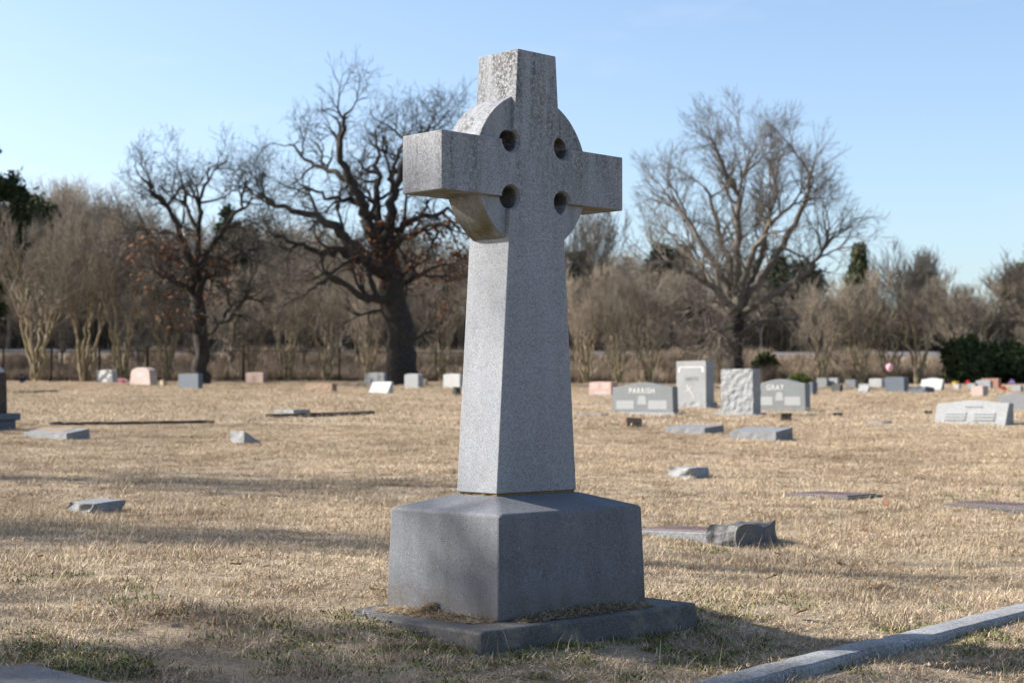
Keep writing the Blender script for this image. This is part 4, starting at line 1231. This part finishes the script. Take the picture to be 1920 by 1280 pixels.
# ------------------------------------------------------------------ flowers, balloon, post
def flower_bunch(px, py, Y, size, mat, label, name='flower_bunch', stem=0.0):
    rng = np.random.default_rng(int(px)); p = at_depth(px, py, Y); g = gz(p.x, Y)
    root = empty(name, (p.x, Y, g)); tag(root, label, 'flowers')
    h = max(p.z - g, 0.06)
    c = rng.normal(size=(120, 3)) * size * 0.45 + np.array([0, 0, h])
    v, f = leaf_cards(c, size * 0.42, rng); link('petals', np_mesh('petals', v, f), M[mat], root)
    ps = [(np.array([[0, 0, -0.05], [0.01 * i, 0.02, h * .5], [0.03 * i, 0.0, h]]), np.array([.012, .01, .008]), 4) for i in (-1, 0, 1)]
    v, f = tubes(ps); link('stems', np_mesh('stems', v, f), M['evergreen'], root)
flower_bunch(1881, 732, 62, 0.13, 'red_petal', 'red flowers on the grey stone at the right edge')
flower_bunch(1815, 717, 72, 0.10, 'red_petal', 'small red flower left of the pale pink stone')
flower_bunch(1898, 718, 72, 0.13, 'violet_petal', 'violet and white flowers near the right edge')
flower_bunch(1791, 726, 71, 0.11, 'yellow_paint', 'yellow flowers against the tiny white stone')
flower_bunch(861, 716, 62, 0.14, 'pink_petal', 'pink flowers touching the left edge of the cross shaft')
flower_bunch(230, 714, 66, 0.13, 'pink_petal', 'pale pink flowers left of the large pink gravestone')
flower_bunch(42, 711, 66, 0.14, 'blue_petal', 'dark blue flowers below the leftmost myrtle')
# balloon on a stick
p = at_depth(1668, 689, 66); g = gz(p.x, 66)
root = empty('balloon', (p.x, 66, g)); tag(root, 'pink and white balloon above the large dark gravestone', 'balloon')
vs = []; fs = []; n = 16; rows = 10; hb = p.z - g
for i in range(rows + 1):
    t_ = math.pi * i / rows
    for k in range(n):
        a_ = 2 * math.pi * k / n; r_ = 0.14 * math.sin(t_) * (1 - 0.12 * math.cos(t_))
        vs.append((r_ * math.cos(a_), r_ * math.sin(a_), hb - 0.17 * math.cos(t_)))
for i in range(rows):
    for k in range(n): fs.append((i * n + k, i * n + (k + 1) % n, (i + 1) * n + (k + 1) % n, (i + 1) * n + k))
link('bulb', pymesh('bulb', vs, fs, smooth=60), M['pink_petal'], root)
v, f = tubes([(np.array([[0, 0, -.05], [0.01, 0, hb * .5], [0, 0, hb - .16]]), np.array([.012, .01, .008]), 5)])
link('stick', np_mesh('stick', v, f), M['dark'], root)
# ------------------------------------------------------------------ grass
def keep_mask(X, Y, pad=0.0):
    m = np.ones(len(X), bool)
    for cx_, cy_, rz_, hx, hy in EXCL:
        c_, s_ = math.cos(rz_), math.sin(rz_); dx, dy = X - cx_, Y - cy_
        m &= ~((np.abs(dx * c_ + dy * s_) < hx + pad) & (np.abs(-dx * s_ + dy * c_) < hy + pad))
    return m

STRAW = [(0.60, 0.485, 0.325), (0.53, 0.42, 0.28), (0.70, 0.585, 0.42), (0.42, 0.32, 0.21), (0.64, 0.545, 0.415), (0.54, 0.455, 0.34), (0.27, 0.205, 0.14)]
clumps = []
for s in range(8):
    rg = np.random.default_rng(400 + s)
    v, f, c = blades(230, 0.14, 0.016, 0.052, 0.0015, (1.0, 0.42), rg, STRAW, 0.5)
    m_ = np_mesh('tuft', v, f, c); m_.materials.append(M['blade']); clumps.append(m_)
for s in range(4):       # coarser tufts for the distance
    rg = np.random.default_rng(420 + s)
    v, f, c = blades(230, 0.42, 0.02, 0.05, 0.004, (1.0, 0.4), rg, STRAW, 0.5)
    m_ = np_mesh('tuft', v, f, c); m_.materials.append(M['blade']); clumps.append(m_)
rg = np.random.default_rng(9)
def sample(y0, y1, dens, margin):
    area = (y1 - y0) * (0.345 * (y0 + y1) + 2 * margin)
    n_ = int(area * dens)
    Y = np.sqrt(rg.uniform(y0 * y0, y1 * y1, n_)); X = rg.uniform(-1, 1, n_) * (0.345 * Y + margin)
    return X, Y
parts = [(sample(4.3, 13, 105, 1.0), 0, 1.0), (sample(13, 27, 55, 1.0), 0, 1.25), (sample(27, 73, 9, 1.5), 8, 1.25)]
PX, PY, ID, SC = [], [], [], []
for (X, Y), i0, sc in parts:
    k = keep_mask(X, Y, 0.0 if i0 == 0 else 0.1)
    X, Y = X[k], Y[k]
    PX.append(X); PY.append(Y); SC.append(sc * rg.uniform(0.7, 1.25, len(X)))
    ID.append(rg.integers(0, 8, len(X)) if i0 == 0 else 8 + rg.integers(0, 4, len(X)))
PX, PY, ID, SC = map(np.concatenate, (PX, PY, ID, SC)); n = len(PX)
scatter('dormant_grass', np.stack([PX, PY, ground_z(PX, PY)], 1), np.stack([rg.normal(0, .08, n), rg.normal(0, .08, n), rg.uniform(0, 6.28, n)], 1),
        np.stack([SC, SC, SC * rg.uniform(0.55, 1.2, n) * (1.0 + 0.35 * np.sin(PX * 2.3 + 1.7 * np.sin(PY * 1.1)) * np.sin(PY * 1.9 + PX))], 1), ID, clumps)

# long loose straws and seed stems in the near grass
stems = []
for s in range(4):
    rg2 = np.random.default_rng(440 + s)
    v, f, c = blades(9, 0.15, 0.08, 0.17, 0.0014, (0.55, 0.5), rg2, [(0.55, 0.46, 0.32), (0.45, 0.36, 0.24), (0.30, 0.28, 0.14)], 0.35)
    m_ = np_mesh('straw', v, f, c); m_.materials.append(M['straw']); stems.append(m_)
X, Y = sample(4.3, 12, 11, 0.5); k = keep_mask(X, Y, 0.05); X, Y = X[k], Y[k]; n = len(X)
s = rg.uniform(0.5, 1.1, n)
scatter('loose_straw', np.stack([X, Y, ground_z(X, Y) + 0.01], 1), np.stack([np.zeros(n), np.zeros(n), rg.uniform(0, 6.28, n)], 1), np.stack([s, s, s], 1), rg.integers(0, 4, n), stems)

# green winter weeds, thickest round the slab, the curb and the ledger
weeds = []
for s in range(5):
    rg2 = np.random.default_rng(460 + s)
    v, f, c = blades(55, 0.085, 0.012, 0.036, 0.0032, (0.95, 0.4), rg2, [(0.11, 0.155, 0.04), (0.17, 0.21, 0.055), (0.08, 0.115, 0.035), (0.22, 0.24, 0.08), (0.13, 0.07, 0.05)], 0.5)
    m_ = np_mesh('weed', v, f, c); m_.materials.append(M['greenblade']); weeds.append(m_)
spots = []
def weed_px(px, py, n_, sp):
    P_ = on_ground(px, py); sp = sp * 1.35
    for _ in range(n_): spots.append((P_.x + rg.normal(0, sp), P_.y + rg.normal(0, sp * 1.3)))
for args in ((735, 1158, 16, .08), (800, 1182, 20, .08), (870, 1200, 14, .07), (970, 1205, 14, .06), (1055, 1205, 18, .06), (1180, 1190, 26, .10), (1290, 1165, 26, .10), (1350, 1150, 14, .10),
             (1240, 1200, 18, .10), (680, 1170, 14, .10), (780, 1215, 16, .12), (690, 1240, 16, .12), (900, 1245, 16, .12), (160, 1245, 18, .06), (200, 1265, 20, .07), (20, 1232, 22, .08), (110, 1232, 8, .06), (1310, 1245, 22, .07), (1420, 1215, 10, .10),
             (1720, 1205, 24, .12), (1820, 1180, 20, .12), (1880, 1215, 12, .1), (1540, 1250, 8, .1), (1470, 1120, 8, .12), (1330, 1120, 8, .12), (1225, 1000, 10, .10), (1300, 1028, 10, .08), (1800, 935, 10, .15), (1850, 925, 8, .2),
             (235, 1105, 6, .1), (60, 1075, 8, .15), (330, 1160, 8, .15), (480, 1200, 12, .15), (560, 1240, 12, .15), (1100, 1260, 10, .12)):
    weed_px(*args)
sp = np.array(spots); k = keep_mask(sp[:, 0], sp[:, 1], 0.02); sp = sp[k]; n = len(sp)
s = rg.uniform(0.55, 1.15, n)
scatter('green_weeds', np.stack([sp[:, 0], sp[:, 1], ground_z(sp[:, 0], sp[:, 1]) + 0.012], 1), np.stack([np.zeros(n), np.zeros(n), rg.uniform(0, 6.28, n)], 1), np.stack([s, s, s], 1), rg.integers(0, 5, n), weeds)

# dry clippings drifted onto the foundation slab
def drift(name, u0, u1, v0, v1, n_, h, seed, fn):
    r_ = np.random.default_rng(seed)
    u = r_.uniform(u0, u1, n_); vv = r_.uniform(v0, v1, n_)
    hh = h * fn((u - u0) / (u1 - u0), (vv - v0) / (v1 - v0))
    ok = hh > 0.001; u, vv, hh = u[ok], vv[ok], hh[ok]; n_ = len(u)
    z = hh * np.sqrt(r_.random(n_)) + 0.002
    a_ = r_.uniform(0, 6.28, n_); ln = r_.uniform(0.02, 0.06, n_); el = r_.normal(0, 0.25, n_)
    d = np.stack([np.cos(a_) * np.cos(el), np.sin(a_) * np.cos(el), np.sin(el)], 1) * ln[:, None] / 2
    c = np.stack([u, vv, z], 1); sd = np.stack([-np.sin(a_), np.cos(a_), np.zeros(n_)], 1) * 0.0016
    v = np.stack([c - d - sd, c - d + sd, c + d + sd * .5, c + d - sd * .5], 1)
    v[:, :, 2] = np.maximum(v[:, :, 2], 0.0015); v = v.reshape(-1, 3)
    pal = np.array([(0.42, 0.33, 0.21), (0.33, 0.25, 0.16), (0.5, 0.42, 0.30), (0.22, 0.16, 0.10)])
    col = np.repeat(np.concatenate([pal[r_.integers(0, 4, n_)], np.ones((n_, 1))], 1), 4, 0)
    o = link(name, np_mesh(name, v, np.arange(4 * n_).reshape(-1, 4), col), M['straw'], None, (MX, MY, 0), YAW)
    tag(o, kind='stuff')
bell = lambda s_, t_: np.sin(np.pi * np.clip(s_, 0, 1)) ** 0.7 * np.clip(t_ * 1.4, 0, 1)
drift('dry_clippings', -0.40, 0.42, -0.48, -0.352, 2600, 0.026, 1, lambda s_, t_: np.sin(np.pi * s_) ** 0.8 * np.clip(1.3 * t_ - 0.1, 0, 1))
drift('dry_clippings', -0.60, -0.452, -0.34, 0.32, 1900, 0.016, 2, lambda s_, t_: np.clip(1.3 * s_ - 0.1, 0, 1) * np.sin(np.pi * t_) ** 0.6)
drift('dry_clippings', -0.54, -0.45, -0.02, 0.10, 1100, 0.045, 3, lambda s_, t_: np.clip(1.4 * s_, 0, 1) * np.sin(np.pi * t_) ** 1.2)

# fallen leaves
def leaf_mesh(seed):
    r_ = random.Random(seed); pts = []
    n_ = 18
    for i in range(n_):
        a_ = 2 * math.pi * i / n_; rr = 0.5 * (1 + 0.16 * math.sin(7 * a_ + seed)) * (0.6 + 0.4 * abs(math.cos(a_)))
        pts.append((rr * math.cos(a_), rr * 0.75 * math.sin(a_)))
    vs = [(0, 0, 0.05)] + [(x, y, 0.32 * abs(y) + 0.18 * x * x + r_.uniform(-.05, .05)) for x, y in pts]
    vs += [(0, 0, 0.03)] + [(x, y, z - 0.02) for x, y, z in vs[1:]]
    m_ = n_ + 1
    fs = [(0, 1 + i, 1 + (i + 1) % n_) for i in range(n_)] + [(m_, m_ + 1 + (i + 1) % n_, m_ + 1 + i) for i in range(n_)] + [(1 + i, m_ + 1 + i, m_ + 1 + (i + 1) % n_, 1 + (i + 1) % n_) for i in range(n_)]
    return pymesh('fallen_leaf', vs, fs)
lm = [leaf_mesh(i) for i in range(3)]
def leaf(px, py, size, mat, label, group=None, stand=0.3, lift=0.035):
    P_ = on_ground(px, py); m_ = lm[int(px) % 3].copy(); m_.materials.append(M[mat])
    o = link('fallen_leaf', m_, None, None, (P_.x, P_.y, P_.z + lift)); o.scale = (size * 0.8, size * 0.65, size * 0.8)
    o.rotation_euler = (stand * math.sin(px), stand * math.cos(py) + stand * 0.5, px * 1.7)
    tag(o, label, 'leaf', group)
leaf(1664, 958, 0.13, 'leaf', 'curled rust-red dead leaf standing in grass between the flush bronze plaques', stand=0.9, lift=0.06)
G = 'small brown dead leaves scattered over the lawn'
for px, py, sz in ((1622, 1004, .08), (1447, 1094, .085), (1460, 1050, .07), (1575, 1068, .07), (1608, 1098, .07), (1295, 1078, .08), (1755, 1118, .1), (1862, 1028, .07), (418, 955, .07), (462, 1058, .09), (210, 1056, .1), (75, 1057, .09), (442, 1072, .07), (708, 1122, .10), (150, 1155, .08), (300, 1170, .09), (840, 985, .06), (1893, 915, .06)):
    leaf(px, py, sz, 'leaf' if int(px) % 3 else 'leaf_pale', 'small brown dead leaf lying in the tan grass', G)
leaf(1502, 1163, 0.11, 'leaf_pale', 'broad tan leaf between the slab shadow and the marble curb')

print('objects', len(bpy.data.objects))
